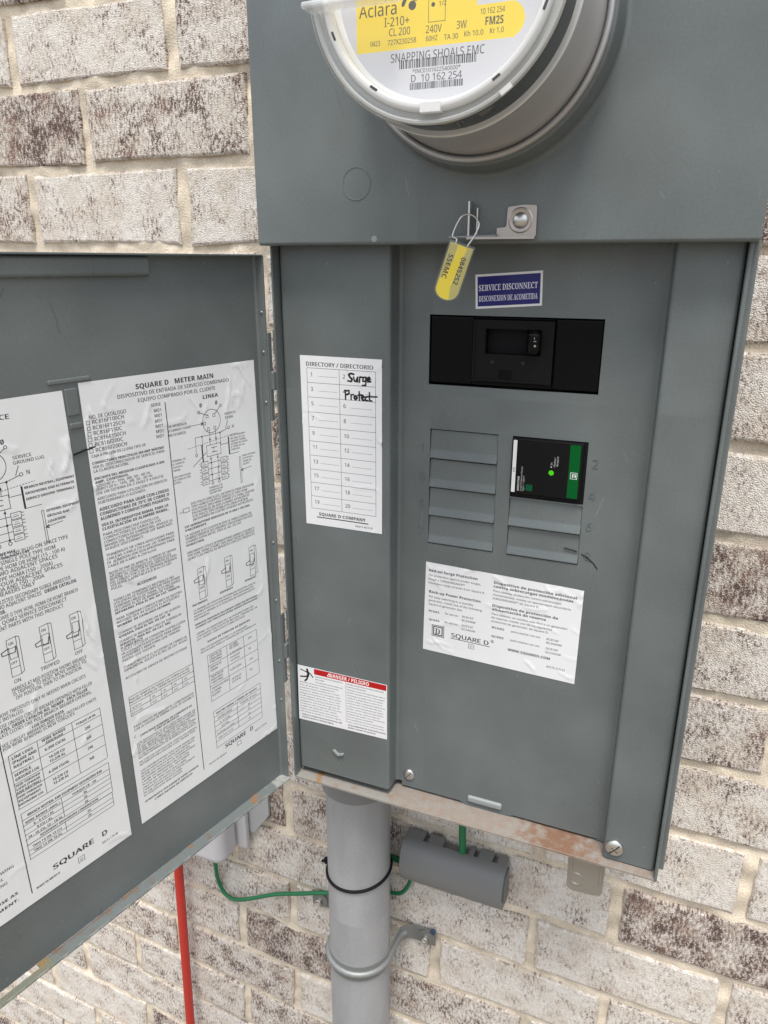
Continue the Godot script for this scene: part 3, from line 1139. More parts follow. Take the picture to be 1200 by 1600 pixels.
func cover_stickers(c: Node) -> void:
	var Z := Vector3(0, 0, 1)
	var ink := Color(0.09, 0.09, 0.1)
	var paper := Color(0.885, 0.89, 0.90)
	# circuit directory
	var g := Pg.new(75, 150, 7.0, paper)
	g.t("DIRECTORY / DIRECTORIO", 5.2, 8.6, 3.1, 63, 0)
	g.t("DIRECTORY / DIRECTORIO", 5.35, 8.6, 3.1, 63, 0)
	var ys := [10.2, 22.5, 34.8, 47.6, 60.5, 73.0, 85.8, 98.4, 110.5, 123.0, 134.5]
	for y in ys:
		g.rect(6.0, y, 63.5, 0.35)
	for x in [6.0, 36.3, 69.2]:
		g.rect(x, 10.2, 0.35, 124.5)
	for i in 10:
		var yb: float = ys[i] + 7.2
		g.t(str(2 * i + 1), 9.2, yb, 3.3)
		g.t(str(2 * i + 2), 39.6, yb, 3.3)
		g.line(17.0, yb - 0.4, 34.5, yb - 0.4, 0.3, ink, 0.7)
		if i > 1:
			g.line(47.0, yb - 0.4, 66.0, yb - 0.4, 0.3, ink, 0.7)
		else:
			g.line(60.0, yb - 0.4, 66.5, yb - 0.4, 0.3, ink, 0.7)
	# hand lettering in marker: Surge Protect
	var pen := Color(0.05, 0.05, 0.06)
	var k := 1.25
	for s in [[[50, 13.4], [47.5, 12.6], [45.2, 14.0], [46.4, 16.0], [48.4, 17.4], [47.4, 19.4], [44.4, 19.0]],
			[[50.0, 15.5], [50.2, 18.6], [52, 19.2], [53.4, 15.6], [53.4, 19.2]],
			[[55.0, 19.4], [55.2, 15.6], [56.0, 15.2], [57.2, 15.4]],
			[[60.8, 15.2], [58.2, 15.4], [58.0, 18.6], [60.4, 18.4], [60.9, 15.4], [60.6, 21.6], [57.6, 22.2]],
			[[62.2, 17.8], [64.6, 16.4], [63.6, 15.0], [62.2, 16.0], [62.4, 18.8], [65.2, 18.4]],
			[[42.0, 27.2], [42.0, 34.6]], [[41.4, 27.6], [45.2, 27.0], [45.4, 29.6], [42.2, 30.8]],
			[[47.2, 34.2], [47.2, 30.4], [49.4, 30.2]], [[51.4, 30.8], [49.8, 32.4], [51.2, 34.4], [52.8, 32.4], [51.4, 30.8]],
			[[54.6, 27.4], [54.8, 34.6]], [[53.6, 30.4], [57.0, 29.8]], [[56.8, 32.8], [58.8, 31.4], [57.8, 30.2], [56.6, 32.0], [57.6, 34.4], [59.4, 33.8]],
			[[62.0, 31.0], [60.0, 31.6], [60.2, 34.0], [62.4, 34.2]], [[63.8, 27.6], [64.0, 34.0], [66.0, 34.4]], [[62.6, 30.8], [70.6, 30.6]]]:
		g.poly(s, k, pen)
	g.t("SQUARE D COMPANY", 13.0, 140.8, 2.7, 47, 1)
	g.rect(11.0, 142.2, 51.0, 0.8)
	g.t("40271-821-01", 49.0, 147.0, 1.6, 18.5)
	sticker("directory_sticker", c, [xy(-111, 57.3, 18), xy(-36, 57.0, 18), xy(-36, -92.8, 18), xy(-110.2, -92.8, 18)], Z, 44, 84, 0.8, 12, 31, print_material(g), "white circuit directory with handwriting")
	# danger notice
	g = Pg.new(95, 62, 9.0, paper)
	g.rect(18.0, 0.8, 76.2, 6.2, Color(0.70, 0.03, 0.06))
	g.t("DANGER / PELIGRO", 56, 6.0, 4.0, 42, 1, 1, Color(0.95, 0.95, 0.95))
	g.poly([[32.6, 5.6], [34.3, 2.4], [36.0, 5.6], [32.6, 5.6]], 0.6, Color(0.95, 0.95, 0.95))
	g.poly([[3.2, 4.5], [8.0, 5.8], [11.5, 7.0]], 0.9)
	g.dot(10.6, 3.4, 1.2)
	g.poly([[10.6, 4.5], [11.8, 8.6], [10.6, 11.2]], 2.0)
	g.poly([[11.2, 5.4], [14.2, 7.8], [16.6, 10.8]], 0.9)
	g.poly([[10.6, 11.2], [6.6, 12.0], [3.2, 12.6]], 1.3)
	g.poly([[11.2, 11.2], [9.8, 14.4], [7.8, 16.6]], 1.3)
	var en := ["HAZARD OF ELECTRIC SHOCK, EXPLOSION, OR", "ARC FLASH", "This equipment must be installed and", "serviced only by qualified personnel.", "Turn off all power supplying this", "equipment before working on or inside", "equipment. Always use a properly rated", "voltage sensing device to confirm power", "is off. Replace all devices, doors and", "covers before turning on power to this", "equipment. The line side lugs and all", "conductors stay energized with the main", "breaker off. Keep the cover closed.", "Failure to follow these instructions", "will result in death or serious injury."]
	var es := ["PELIGRO DE DESCARGA ELECTRICA, EXPLOSION", "O DESTELLO POR ARQUEO", "Solamente el personal especializado debera", "instalar y prestar servicio a este equipo.", "Desenergice el equipo antes de realizar", "cualquier trabajo dentro o fuera de el.", "Siempre utilice un dispositivo detector de", "tension de valor nominal adecuado para", "confirmar la desenergizacion del equipo.", "Vuelva a colocar todos los dispositivos,", "las puertas y las cubiertas antes de", "energizar este equipo. Los conductores de", "linea permanecen energizados.", "El incumplimiento de estas instrucciones", "podra causar la muerte o lesiones serias."]
	for i in en.size():
		var yb := 10.0 + i * 3.05
		g.t(en[i], 19.0 if i < 3 else 1.6, yb, 1.15, minf(30.0 if i < 3 else 49.0, en[i].length() * 1.19), 0)
		g.t(es[i], 53.0, yb, 1.15, minf(40.5, es[i].length() * 0.98), 0)
	g.rect(52.0, 8.0, 0.2, 45)
	g.t("Failure to follow these instructions will", 3.0, 56.4, 1.6, 45, 1)
	g.t("result in death or serious injury.", 3.0, 59.4, 1.6, 36, 1)
	g.t("El incumplimiento de estas instrucciones", 54.0, 56.4, 1.6, 40, 1)
	g.t("podra causar la muerte.", 54.0, 59.4, 1.6, 30, 1)
	sticker("danger_sticker", c, [xy(-125.8, -242.0, 18), xy(-30.9, -242.4, 18), xy(-30.9, -302.6, 18), xy(-126.4, -303.9, 18)], Z, 40, 28, 0.35, 3, 32, print_material(g), "danger sticker with red band")
	# service disconnect
	g = Pg.new(51.4, 25.2, 12.0, Color(0.87, 0.87, 0.88))
	g.rect(1.7, 1.7, 48.0, 21.8, Color(0.0, 0.0, 0.40))
	g.t("SERVICE DISCONNECT", 2.6, 12.2, 4.3, 45.4, 2, 0, Color(0.88, 0.88, 0.90))
	g.t("DESCONEXION DE ACOMETIDA", 2.6, 19.9, 4.0, 45.4, 2, 0, Color(0.88, 0.88, 0.90))
	sticker("service_disconnect_sticker", c, [xy(33.7, 122.2, 0), xy(85.1, 125.6, 0), xy(85.9, 100.6, 0), xy(35.0, 97.0, 0)], Z, 12, 8, 0.1, 0, 33, print_material(g, 0.35), "blue sticker lettered service disconnect")
	# add-on surge protection notice
	g = Pg.new(138, 88, 8.5, paper)
	var B := 1
	g.t("Add-on Surge Protection", 2.6, 8.8, 2.4, 46, B)
	g.lines(["For protection against power surges,", "install a SURGEBREAKER™", "secondary surge arrester from Square D."], 2.8, 13.2, 3.7, 1.85, 0, 1.12, 53)
	g.t("Back-up Power Protection", 3.6, 29.6, 2.4, 49, B)
	g.lines(["For easy switching to a standby", "generator, install one of the following", "Square D generator kits:"], 3.8, 34.2, 3.7, 1.85, 0, 1.12, 50)
	g.t("RCGK2", 4.0, 48.6, 1.9, 11, B)
	g.t("for use on:", 19.5, 48.0, 1.8, 13.5)
	g.t("RC816F", 35.5, 47.4, 1.8, 11.5)
	g.t("RC2040M", 35.5, 51.0, 1.8, 13.5)
	g.t("QCGK3", 4.4, 57.2, 1.9, 11, B)
	g.t("for use on:", 19.5, 56.6, 1.8, 13.5)
	g.t("QC816F", 35.5, 56.2, 1.8, 11.5)
	g.t("QC2442M", 35.5, 59.8, 1.8, 13.5)
	g.frame(8.0, 60.6, 11.6, 11.6, 0.6)
	g.frame(9.3, 61.9, 9.0, 9.0, 0.9)
	g.t("D", 13.8, 69.6, 5.6, 5.6, 2, 1)
	g.t("SQUARE D", 26.0, 69.4, 4.2, 36, 0)
	g.t("SQUARE D", 26.25, 69.4, 4.2, 36, 0)
	g.rect(26.0, 70.4, 36.5, 0.55)
	g.t("®", 62.6, 66.2, 3.0)
	g.frame(43.0, 72.4, 5.2, 4.6, 0.35)
	g.t("47", 44.1, 75.8, 1.8)
	g.t("Dispositivo de protección adicional", 62.0, 9.0, 2.4, 72, B)
	g.t("contra sobrecargas momentáneas", 62.0, 12.6, 2.4, 69, B)
	g.lines(["Para obtener protección contra sobrecargas", "momentáneas, instale un apartarrayos secundario", "SURGEBREAKER™ de Square D."], 62.0, 16.6, 3.6, 1.85, 0, 1.12, 73)
	g.t("Dispositivo de protección de", 62.0, 30.8, 2.4, 58, B)
	g.t("alimentación de reserva", 62.0, 34.4, 2.4, 48, B)
	g.lines(["Para obtener un cambio más fácil a un generador", "de reserva, instale uno de los siguientes", "accesorios de generador de Square D."], 62.0, 38.6, 3.5, 1.85, 0, 1.12, 71)
	g.t("RCGK2", 63.0, 51.6, 1.9, 12, B)
	g.t("para usarse con un:", 80, 51.6, 1.8, 27)
	g.t("RC816F", 111, 51.6, 1.8, 11.5)
	g.t("RC2040M", 111, 55.2, 1.8, 14)
	g.t("QCGK3", 63.0, 60.2, 1.9, 12, B)
	g.t("para usarse con un:", 80, 60.2, 1.8, 27)
	g.t("QC816F", 111, 60.6, 1.8, 11.5)
	g.t("QC2442M", 111, 64.2, 1.8, 14)
	g.t("WWW.SQUARED.COM", 78.5, 70.4, 2.4, 38, B)
	g.t("40270-319-01", 113, 78.0, 1.8, 17)
	sticker("surge_notice_sticker", c, [xy(-1.2, -119.8, 0), xy(136.2, -123.6, 0), xy(135.4, -211.8, 0), xy(-2.6, -207.2, 0)], Z, 80, 52, 1.0, 26, 34, print_material(g), "white surge and back-up power notice")

# ---------------------------------------------------------------- door
func door_xf() -> Transform3D:
	var th := deg_to_rad(77.0)
	var e := Vector3(-cos(th), 0, sin(th))
	var n := Vector3(sin(th), 0, cos(th))
	return Transform3D(Basis(e, Vector3.UP, n), Vector3(-131, 0, 34) - n * 10.5)

func door(p: Node) -> void:
	var X := door_xf()
	var holder := Node3D.new()
	holder.name = "door"
	p.add_child(holder, true)
	holder.set_meta("label", "open door with two instruction sheets inside")
	var mb := Mb.new()
	mb.xf = X
	# pan: hinge flange, sheet, outer flange as one bent profile
	mb.sheet(bend([Vector2(349.5, 12), Vector2(348, 0), Vector2(2.0, 0), Vector2(0.6, 8.7)], 2.2, 5), 0.9, Vector3(0, -365.2, 0), Vector3(1, 0, 0), Vector3(0, 0, 1), Vector3(0, 501.4, 0))
	# top flange
	mb.rbox(Vector3(1, 135.6, 0.2), Vector3(349, 137.0, 8.7), 0.5, 1)
	obj("door_pan", mb, M.paint, holder)
	# bottom flange with a drain slot
	mb = Mb.new()
	mb.xf = X
	var y0 := -365.4
	var slot := Rect2(266.5, 0.4, 60, 4.2)
	for r in [Rect2(0, 0, 266.5, 11), Rect2(326.5, 0, 18.5, 11), Rect2(266.5, 4.6, 60, 6.4)]:
		for s in [0.0, -1.3]:
			mb.quad(Vector3(r.position.x, y0 + s, r.position.y), Vector3(r.end.x, y0 + s, r.position.y), Vector3(r.end.x, y0 + s, r.end.y), Vector3(r.position.x, y0 + s, r.end.y), Vector3(0, 1 if s == 0.0 else -1, 0), Rect2(r.position.x / 345.0, r.position.y / 11.0, r.size.x / 345.0, r.size.y / 11.0))
	mb.quad(Vector3(0, y0, 11), Vector3(345, y0, 11), Vector3(345, y0 - 1.3, 11), Vector3(0, y0 - 1.3, 11), Vector3(0, 0, 1), Rect2(0, 0.97, 1, 0.02))
	mb.quad(Vector3(slot.position.x, y0, 0.4), Vector3(slot.position.x, y0 - 1.3, 0.4), Vector3(slot.position.x, y0 - 1.3, 4.6), Vector3(slot.position.x, y0, 4.6), Vector3(1, 0, 0), Rect2(0.7, 0.5, 0.01, 0.01))
	mb.quad(Vector3(slot.position.x, y0, 4.6), Vector3(slot.end.x, y0, 4.6), Vector3(slot.end.x, y0 - 1.3, 4.6), Vector3(slot.position.x, y0 - 1.3, 4.6), Vector3(0, 0, -1), Rect2(0.7, 0.5, 0.01, 0.01))
	obj("bottom_flange", mb, flange_material(), holder, "worn and rust marked bottom flange")
	# pressed finger ledge at the top, small pressed frame near the middle
	mb = Mb.new()
	mb.xf = X
	mb.rbox(Vector3(106, 122.2, -3), Vector3(343, 135.4, 5.0), 3.0, 4)
	obj("finger_ledge", mb, M.paint, holder)
	mb = Mb.new()
	mb.xf = X
	mb.rbox(Vector3(161, 56.2, -1), Vector3(191.5, 59.4, 1.3), 1.0, 2)
	mb.rbox(Vector3(171.6, 34.4, -1), Vector3(180.8, 52.6, 1.0), 0.9, 2)
	mb.rbox(Vector3(171.4, 25.6, -1), Vector3(180.4, 29.6, 1.1), 0.9, 2)
	obj("pressed_latch_seat", mb, M.paint, holder)
	# rivet dimples down the hinge flange
	for y in [92.0, 60.0, 18.0, -110.0, -168.0, -232.0, -275.0]:
		mb = Mb.new()
		mb.lathe(PackedVector2Array([Vector2(1.4, 0), Vector2(1.0, 0.5), Vector2(0, 0.7)]), X * Vector3(1.5, y, 5.0), X.basis * Vector3(1, 0, 0.15), 12)
		obj("rivet", mb, M.zinc, holder)
	# hinge leaves between door and box
	for hy in [36.0, -222.0]:
		mb = Mb.new()
		mb.rbox(Vector3(-134.5, hy - 8, 26.0), Vector3(-129.0, hy + 8, 32.5), 1.4, 2)
		mb.rbox(Vector3(-131.2, hy + 22, 22.0), Vector3(-129.4, hy + 42, 27.5), 0.7, 1)
		mb.rbox(Vector3(-133.4, hy - 34, 28.0), Vector3(-131.8, hy + 40, 33.5), 0.7, 1)
		obj("hinge", mb, M.paint, p)
	# instruction sheets
	var Z := X.basis * Vector3(0, 0, 1)
	var d := func(s: float, y: float) -> Vector3:
		return X * Vector3(s, y, 0.1)
	sticker("spanish_instruction_sheet", holder, [d.call(170.5, 55.4), d.call(8.6, 54.2), d.call(4.6, -308.2), d.call(165.6, -309.2)], Z, 84, 170, 1.15, 50, 41, print_material(spanish_sheet()), "Spanish instruction sheet beside the hinge")
	sticker("english_instruction_sheet", holder, [d.call(345.0, 52.0), d.call(182.4, 52.0), d.call(176.2, -311.8), d.call(339.2, -311.0)], Z, 84, 170, 1.15, 46, 42, print_material(english_sheet()), "English instruction sheet farther from the hinge")
	# stroke of marker that crosses from the sheet to the door
	mb = Mb.new()
	mb.tube(PackedVector3Array([X * Vector3(180.5, 8.4, 0.3), X * Vector3(174.5, 9.4, 0.35), X * Vector3(170.4, 10.4, 0.75)]), 0.55, 8)
	obj("marker_stroke", mb, M.black_dull, holder)

func flange_material() -> StandardMaterial3D:
	var w := 1380
	var h := 44
	var a := noise_bytes(w, h, 0.02, 95, 4)
	var b := noise_bytes(w, h, 0.2, 96, 2)
	var d := PackedByteArray()
	d.resize(w * h * 3)
	var base := Color(0.124, 0.142, 0.143).linear_to_srgb()
	for y in h:
		for x in w:
			var i := y * w + x
			var s := x / 4.0
			var n := (a[i] - 128) / 128.0
			var c := base * 1.06
			# bare metal rubbed at the hinge end, rust along the fold farther out
			c = c.lerp(Color(0.66, 0.66, 0.64), clampf((1.0 - s / 26.0) * 1.6 + n * 1.2, 0.0, 1.0) * 0.75)
			c = c.lerp(Color(0.62, 0.40, 0.22), clampf((1.0 - absf(s - 42) / 9.0) + n - 0.35, 0.0, 1.0))
			var far := clampf((s - 150) / 60.0, 0.0, 1.0) * clampf(1.0 - absf(y - 5) / 9.0, 0.0, 1.0)
			c = c.lerp(Color(0.42, 0.27, 0.22), clampf(far * 0.9 + n * 0.7 - 0.2, 0.0, 1.0) * 0.7)
			var tip := clampf(1.0 - absf(s - 264) / 12.0, 0.0, 1.0)
			c = c.lerp(Color(0.66, 0.40, 0.12), clampf(tip * 1.4 + n * 0.8 - 0.3, 0.0, 1.0) * clampf(1.2 - y / 26.0, 0.0, 1.0) * 0.85)
			if s > 258:
				c = c.lerp(Color(0.46, 0.46, 0.36), 0.5)
			if y > 38:
				c = c.lerp(Color(0.55, 0.56, 0.55), clampf(0.4 + n, 0.0, 0.8))
			c = c * (1.0 + (b[i] - 128) * 0.0008)
			d[i * 3] = clampi(int(c.r * 255), 0, 255)
			d[i * 3 + 1] = clampi(int(c.g * 255), 0, 255)
			d[i * 3 + 2] = clampi(int(c.b * 255), 0, 255)
	var m := StandardMaterial3D.new()
	m.albedo_texture = ImageTexture.create_from_image(Image.create_from_data(w, h, false, Image.FORMAT_RGB8, d))
	m.roughness = 0.5
	m.texture_repeat = false
	return m

# wiring diagram shared by both sheets; (x, y) is the centre of the meter ring
func diagram(g: Pg, x: float, y: float, spanish: bool) -> void:
	g.ring(x, y, 9.4, 0.45)
	for q in [[-4.2, -4.5], [2.6, -4.5], [-7.4, 0.8], [-4.0, 5.8], [2.8, 5.8]]:
		g.frame(x + q[0] - 1.1, y + q[1] - 1.1, 2.6, 2.6, 0.4)
	g.line(x - 3.6, y - 5, x - 12, y - 8.4, 0.35)
	g.ring(x - 12.6, y - 8.6, 1.0, 0.3)
	g.line(x + 3.6, y - 5, x + 10, y - 10.6, 0.35)
	g.ring(x + 10.6, y - 11, 1.0, 0.3)
	g.line(x - 21, y + 0.8, x - 8.4, y + 0.8, 0.4)
	g.poly([[x - 11, y - 0.2], [x - 9, y + 0.8], [x - 11, y + 1.8]], 0.5)
	for q in [-3.0, 3.4]:
		g.line(x + q, y + 7, x + q, y + 19, 0.4)
		g.dot(x + q, y + 14.5, 0.9)
	g.line(x - 18, y + 10.8, x + 8, y + 10.8, 0.35)
	g.line(x - 18, y + 10.8, x - 18, y + 24, 0.35)
	g.ring(x - 18, y + 25, 1.0, 0.3)
	g.line(x - 11, y + 10.8, x - 11, y + 19, 0.35)
	g.dot(x - 11, y + 10.8, 0.8)
	g.line(x + 8, y + 10.8, x + 17, y + 8.5, 0.35)
	g.ring(x + 18, y + 8.2, 1.1, 0.3)
	g.dot(x + 8, y + 10.8, 0.8)
	g.line(x + 8, y + 10.8, x + 8, y + 21, 0.35)
	g.line(x + 8, y + 21, x + 16, y + 21, 0.35)
	g.line(x - 26, y + 18.2, x + 26, y + 14.2, 0.45, Color(0.09, 0.09, 0.1), 1.0)
	g.rect(x - 12.4, y + 17.6, 1.3, 14.0)
	g.rect(x + 16.2, y + 15.8, 1.3, 15.0)
	g.line(x + 17, y + 30.8, x + 28, y + 30.8, 0.3)
	g.frame(x - 7.4, y + 19.0, 15.4, 9.4, 0.45)
	g.line(x - 2, y + 21.6, x + 3.4, y + 21.6, 0.5)
	g.line(x - 2, y + 25.2, x + 3.4, y + 25.2, 0.5)
	g.line(x + 0.4, y + 21.6, x + 0.4, y + 25.2, 0.4)
	for q in [-3.4, 3.8]:
		g.line(x + q, y + 28.4, x + q, y + 50, 0.4)
		g.ring(x + q, y + 51, 1.1, 0.3)
		g.dot(x + q, y + 30.4, 0.8)
	for i in 4:
		var yy := y + 31.4 + i * 5.0
		for sd in [-1, 1]:
			var bx := x - 14.0 if sd < 0 else x + 6.8
			g.frame(bx, yy, 7.0, 4.4, 0.3)
			g.line(bx + 1.4, yy + 2.8, bx + 5.2, yy + 2.8, 0.35)
			g.line(bx + 2.0, yy + 1.5, bx + 4.6, yy + 1.5, 0.25)
			for tq in 2:
				var tx := bx - 1.8 if sd < 0 else bx + 7.0
				g.line(tx, yy + 1.2 + tq * 2, tx + 1.8, yy + 1.2 + tq * 2, 0.3)
		g.line(x - 7.0, yy + 2.2, x + 6.8, yy + 2.2, 0.3)
		g.dot(x + (-3.4 if i % 2 == 0 else 3.8), yy + 2.2, 0.8)
	g.frame(x + 27.2, y + 35, 1.8, 23, 0.3)
	g.line(x + 28.4, y + 47, x + 41, y + 46, 0.35)
	g.poly([[x + 31, y + 46], [x + 29.2, y + 47], [x + 31, y + 48]], 0.5)
	if spanish:
		g.lines(["5A MORDAZA", "(CUANDO FUERE", "NECESARIO)"], x - 43, y - 1.4, 3.4, 2.0, 0, 1.05, 26)
		g.lines(["SERVICIO", "TIERRA"], x + 14, y - 2.6, 3.2, 2.0, 0, 1.05)
		g.line(x + 17, y + 2.4, x + 14.4, y + 8.2, 0.35)
		g.t("N", x + 21.4, y + 9.0, 2.3)
		g.lines(["NO INTERRUMPA", "NEUTRAL DE LOS", "EQUIPOS Y BARRA", "ALTERNA DE PUESTA", "A TIERRA DE LOS", "SERVICIOS"], x + 19, y + 16.2, 2.4, 1.4, 0, 1.0, 20)
		g.lines(["TERMINAL DE", "EL SERVICIO", "PUESTA A", "TIERRA"], x - 42, y + 25.5, 2.6, 1.4, 0, 1.0, 18)
		g.lines(["DESCONECTADOR", "DE SERVICIO POR", "OTROS"], x - 42, y + 38.4, 2.4, 1.4, 0, 1.0, 21)
		g.line(x - 22, y + 33.5, x - 8, y + 24.5, 0.35)
		g.lines(["BARRA OPCIONAL", "DE PUESTA A", "TIERRA DEL", "EQUIPO"], x + 31, y + 35.6, 2.5, 1.4, 0, 1.0, 16)
		g.lines(["TERMINALES DE", "ALIMENTACION", "200 AMP MAX"], x - 8, y + 55, 2.3, 1.4, 0, 1.0, 20)
	else:
		g.lines(["SERVICE", "GROUND LUG"], x + 14, y - 2.4, 3.3, 2.2, 0, 1.05)
		g.line(x + 17, y + 2.4, x + 14.4, y + 8.2, 0.35)
		g.t("N", x + 21.4, y + 9.0, 2.7)
		g.lines(["BRANCH NEUTRAL, EQUIPMENT", "GROUNDING AND ALTERNATE", "SERVICE GROUND TERMINALS"], x + 18.4, y + 18.0, 3.8, 1.7, 1, 1.0, 36)
		g.lines(["OPTIONAL EQUIPMENT", "GROUND BAR", "LOCATION"], x + 30.6, y + 36.8, 3.8, 1.7, 1, 1.0, 25)
		g.lines(["200 AMP MAX", "FEED THROUGH LUGS"], x - 10, y + 57, 3.0, 1.7, 1, 1.0, 26)

func breaker_sketch(g: Pg, x: float, y: float, pos: float) -> void:
	g.poly([[x, y], [x + 6.4, y - 0.6], [x + 8.6, y + 0.2], [x + 8.6, y + 26], [x + 6.4, y + 27.4], [x, y + 27.4], [x, y]], 0.35)
	g.line(x + 6.4, y - 0.6, x + 6.4, y + 27.4, 0.35)
	g.t("ON", x + 1.0, y + 4.2, 2.0, 4.2)
	g.t("OFF", x + 0.8, y + 18.4, 2.0, 4.8)
	g.frame(x + 0.6, y + 6.4, 5.4, 8.2, 0.35)
	g.poly([[x + 0.8, y + pos], [x - 4.4, y + pos + 1.6], [x - 4.0, y + pos + 3.8], [x + 4.6, y + pos + 4.4], [x + 5.6, y + pos]], 0.5)
	g.line(x, y + 21, x + 6.4, y + 21, 0.3)

func grid(g: Pg, x: float, y: float, xs: Array, ys: Array) -> void:
	for q in xs:
		g.rect(x + q, y + ys[0], 0.35, ys[-1] - ys[0])
	for q in ys:
		g.rect(x + xs[0], y + q, xs[-1] - xs[0] + 0.35, 0.35)

func wordmark(g: Pg, x: float, y: float, w: float) -> void:
	for e in [0.0, 0.2, 0.4]:
		g.t("SQUARE", x + e, y - e * 0.4, 3.9, w * 0.76, 0)
		g.t("D", x + w * 0.86 + e, y - e * 0.4, 3.9, w * 0.14, 0)

func spanish_sheet() -> Pg:
	var g := Pg.new(163, 364, 5.5, Color(0.87, 0.875, 0.885))
	g.slant = 0.0135
	var o := 3.5
	g.t("SQUARE D   METER MAIN", 40.9 + o, 9.8, 3.5, 75, 1)
	g.t("DISPOSITIVO DE ENTRADA DE SERVICIO COMBINADO", 25 + o, 14.6, 2.6, 106)
	g.t("EQUIPO COMPRADO POR EL CLIENTE", 41.5 + o, 19.2, 2.6, 75)
	g.t("LINEA", 101.5 + o, 25.0, 2.9, 17.5, 1)
	g.t("Ø", 98 + o, 31.2, 3.0, 3.4, 1)
	g.t("Ø", 114 + o, 31.2, 3.0, 3.4, 1)
	g.rect(65.0 + o, 22.5, 0.7, 331)
	g.t("NO. DE CATÁLOGO", 1.2 + o, 25.2, 2.5, 31)
	g.t("SERIE", 52.4 + o, 24.2, 2.2, 10)
	var cat := ["RC816F100CH", "RC816F125CH", "RC816F150C", "RC816F150CH", "RC816F200C", "RC816F200CH"]
	for i in 6:
		var y := 28.8 + i * 3.9
		g.t(cat[i], 3.0 + o, y, 2.5, 27 if cat[i].length() > 10 else 24)
		g.frame(-1.4 + o, y - 2.7, 2.9, 2.9, 0.28)
		g.t("M01", 54.6 + o, y - 0.3, 2.4, 8)
	g.line(-3.5 + o, 45.6, 3.4 + o, 44.6, 0.9)
	g.t("CAJA A PRUEBA DE LLUVIA TIPO 3R", -0.6 + o, 51.9, 1.8, 46)
	g.lines(["*CONDUCTORES PRINCIPALES 200 AMP MÁXIMO", "VEA EL DESCONECTADOR DE SERVICIO PARA", "LA CLASIFICACIÓN."], -0.6 + o, 56.8, 2.9, 2.0, 0, 1.2, 62)
	g.lines(["*ENCHUFE DEL MEDIDOR CLASIFICADO A 200", "*AMP. CONTINUO.", "120/240 V~ 1PH, 3W, 50 - 60 Hz", "208Y/120 V~ 1PH, 3W, 50 - 60 Hz", "(DE UN SISTEMA DE 3 FASES Y 4 HILOS)"], -0.5 + o, 67.8, 2.7, 2.0, 0, 1.2, 61)
	g.lines(["ADECUADO PARA UTILIZACIÓN EN SERVICIO", "SUBTERRÁNEO O ELEVADO."], -0.3 + o, 82.6, 2.9, 2.0, 0, 1.2, 62)
	g.lines(["*ADECUADO PARA USAR CON LINEAS", "*CONDUCTORAS DE 75°C DE COBRE O", "*ALUMINIO Y CONDUCTORES PASANTES."], 0.1 + o, 90.7, 3.5, 2.4, 0, 1.25, 62)
	g.lines(["*VEA EL INTERRUPTOR RAMAL PARA LA", "*CLASIFICACIÓN DE ALAMBRE RAMAL."], 0.4 + o, 102.4, 3.1, 2.1, 0, 1.25, 60)
	g.lines(["PARA DESCONECTAR TODOS LOS", "CONDUCTORES DE CARGA DE LOS", "CONDUCTORES DE SUMINISTRO, APAGUE LA", "MANIJA DEL INTERRUPTOR OFF MARCADO", "SERVICE DISCONNECT."], 0.5 + o, 109.6, 2.8, 1.9, 0, 1.2, 62)
	g.lines(["TERMINALES DE LINEA ADECUADAS PARA", "CABLE NO. 6 AWG A 250 kcmil. LAS TERMINALES", "DE ALIMENTACIÓN SON APROPIADAS PARA", "CABLE DE 4 AWG A 250 kcmil."], 0.8 + o, 125.6, 2.9, 1.9, 0, 1.2, 62)
	g.lines(["NOTA DE PAR DE APRIETE: CUANDO SE HAYAN", "AFLOJADO O RETIRADO LAS TUERCAS DE", "MONTAJE DEL CONECTOR DE LAS ZAPATAS DE PASO", "DEL CONDUCTOR O DE LA ENTRADA DEBERAN", "VOLVERSE A APRETAR A 6-8 N·m (72 LBS-", "PULG)."], 1.2 + o, 139.8, 2.5, 1.8, 0, 1.2, 62)
	g.t("ACCESORIOS", 33 + o, 156.8, 2.1, 19, 1, 1)
	g.lines(["TODAS LAS TERMINALES NEUTRALES NO", "UTILIZADAS SE PUEDEN EMPLEAR PARA PONER", "TERMINAR CABLES DE TIERRA. SI ES NECESARIO", "RECUERDE EL KIT DE BARRAS DE TIERRA", "*SEPARADAS. PIDA EL NO. DE CAT. PK9GTA."], 1.8 + o, 162.0, 2.6, 1.8, 0, 1.2, 63)
	g.lines(["PARA TERMINAR CONDUCTORES DE NEUTRO", "MAYORES QUE #4 SOLICITE EL ACCESORIO", "*NUMERO  DE CATALOGO LK100AN"], 2.2 + o, 177.4, 2.8, 1.8, 0, 1.2, 63)
	g.lines(["CUANDO SE REQUIERA UN KIT DE QUINTA", "*QUIJADA, PIDA EL NO. DE CAT. 5J"], 2.4 + o, 189.4, 2.8, 1.8, 0, 1.2, 60)
	g.lines(["CUANDO SE REQUIERA CUBO DE TUBERIA DE", "*SERVICIO, PIDA NO. DE CAT. RB2", "*O SERIE B2CH"], 2.6 + o, 196.6, 2.6, 1.8, 0, 1.2, 60)
	g.lines(["UTILICE DISCOS DE CONEXIÓN CONTRA LLUVIA", "UL LISTADOS CLASIFICADOS PARA AREAS", "EXTERIORES Y ABERTURAS QUE TENGAN", "PARTES QUE TOQUEN"], 2.8 + o, 204.2, 2.9, 1.8, 0, 1.2, 63)
	g.lines(["CUANDO NECESITE EL ACCESORIO DE CAMBIO AL", "GENERADOR, SOLICITE EL NO. DE CAT. RCGK2"], 3.2 + o, 218.6, 2.9, 1.8, 0, 1.2, 63)
	g.t("ACCESORIO DE ZAPATA DE NEUTRO LK100AN", 3.6 + o, 228.4, 1.9, 61)
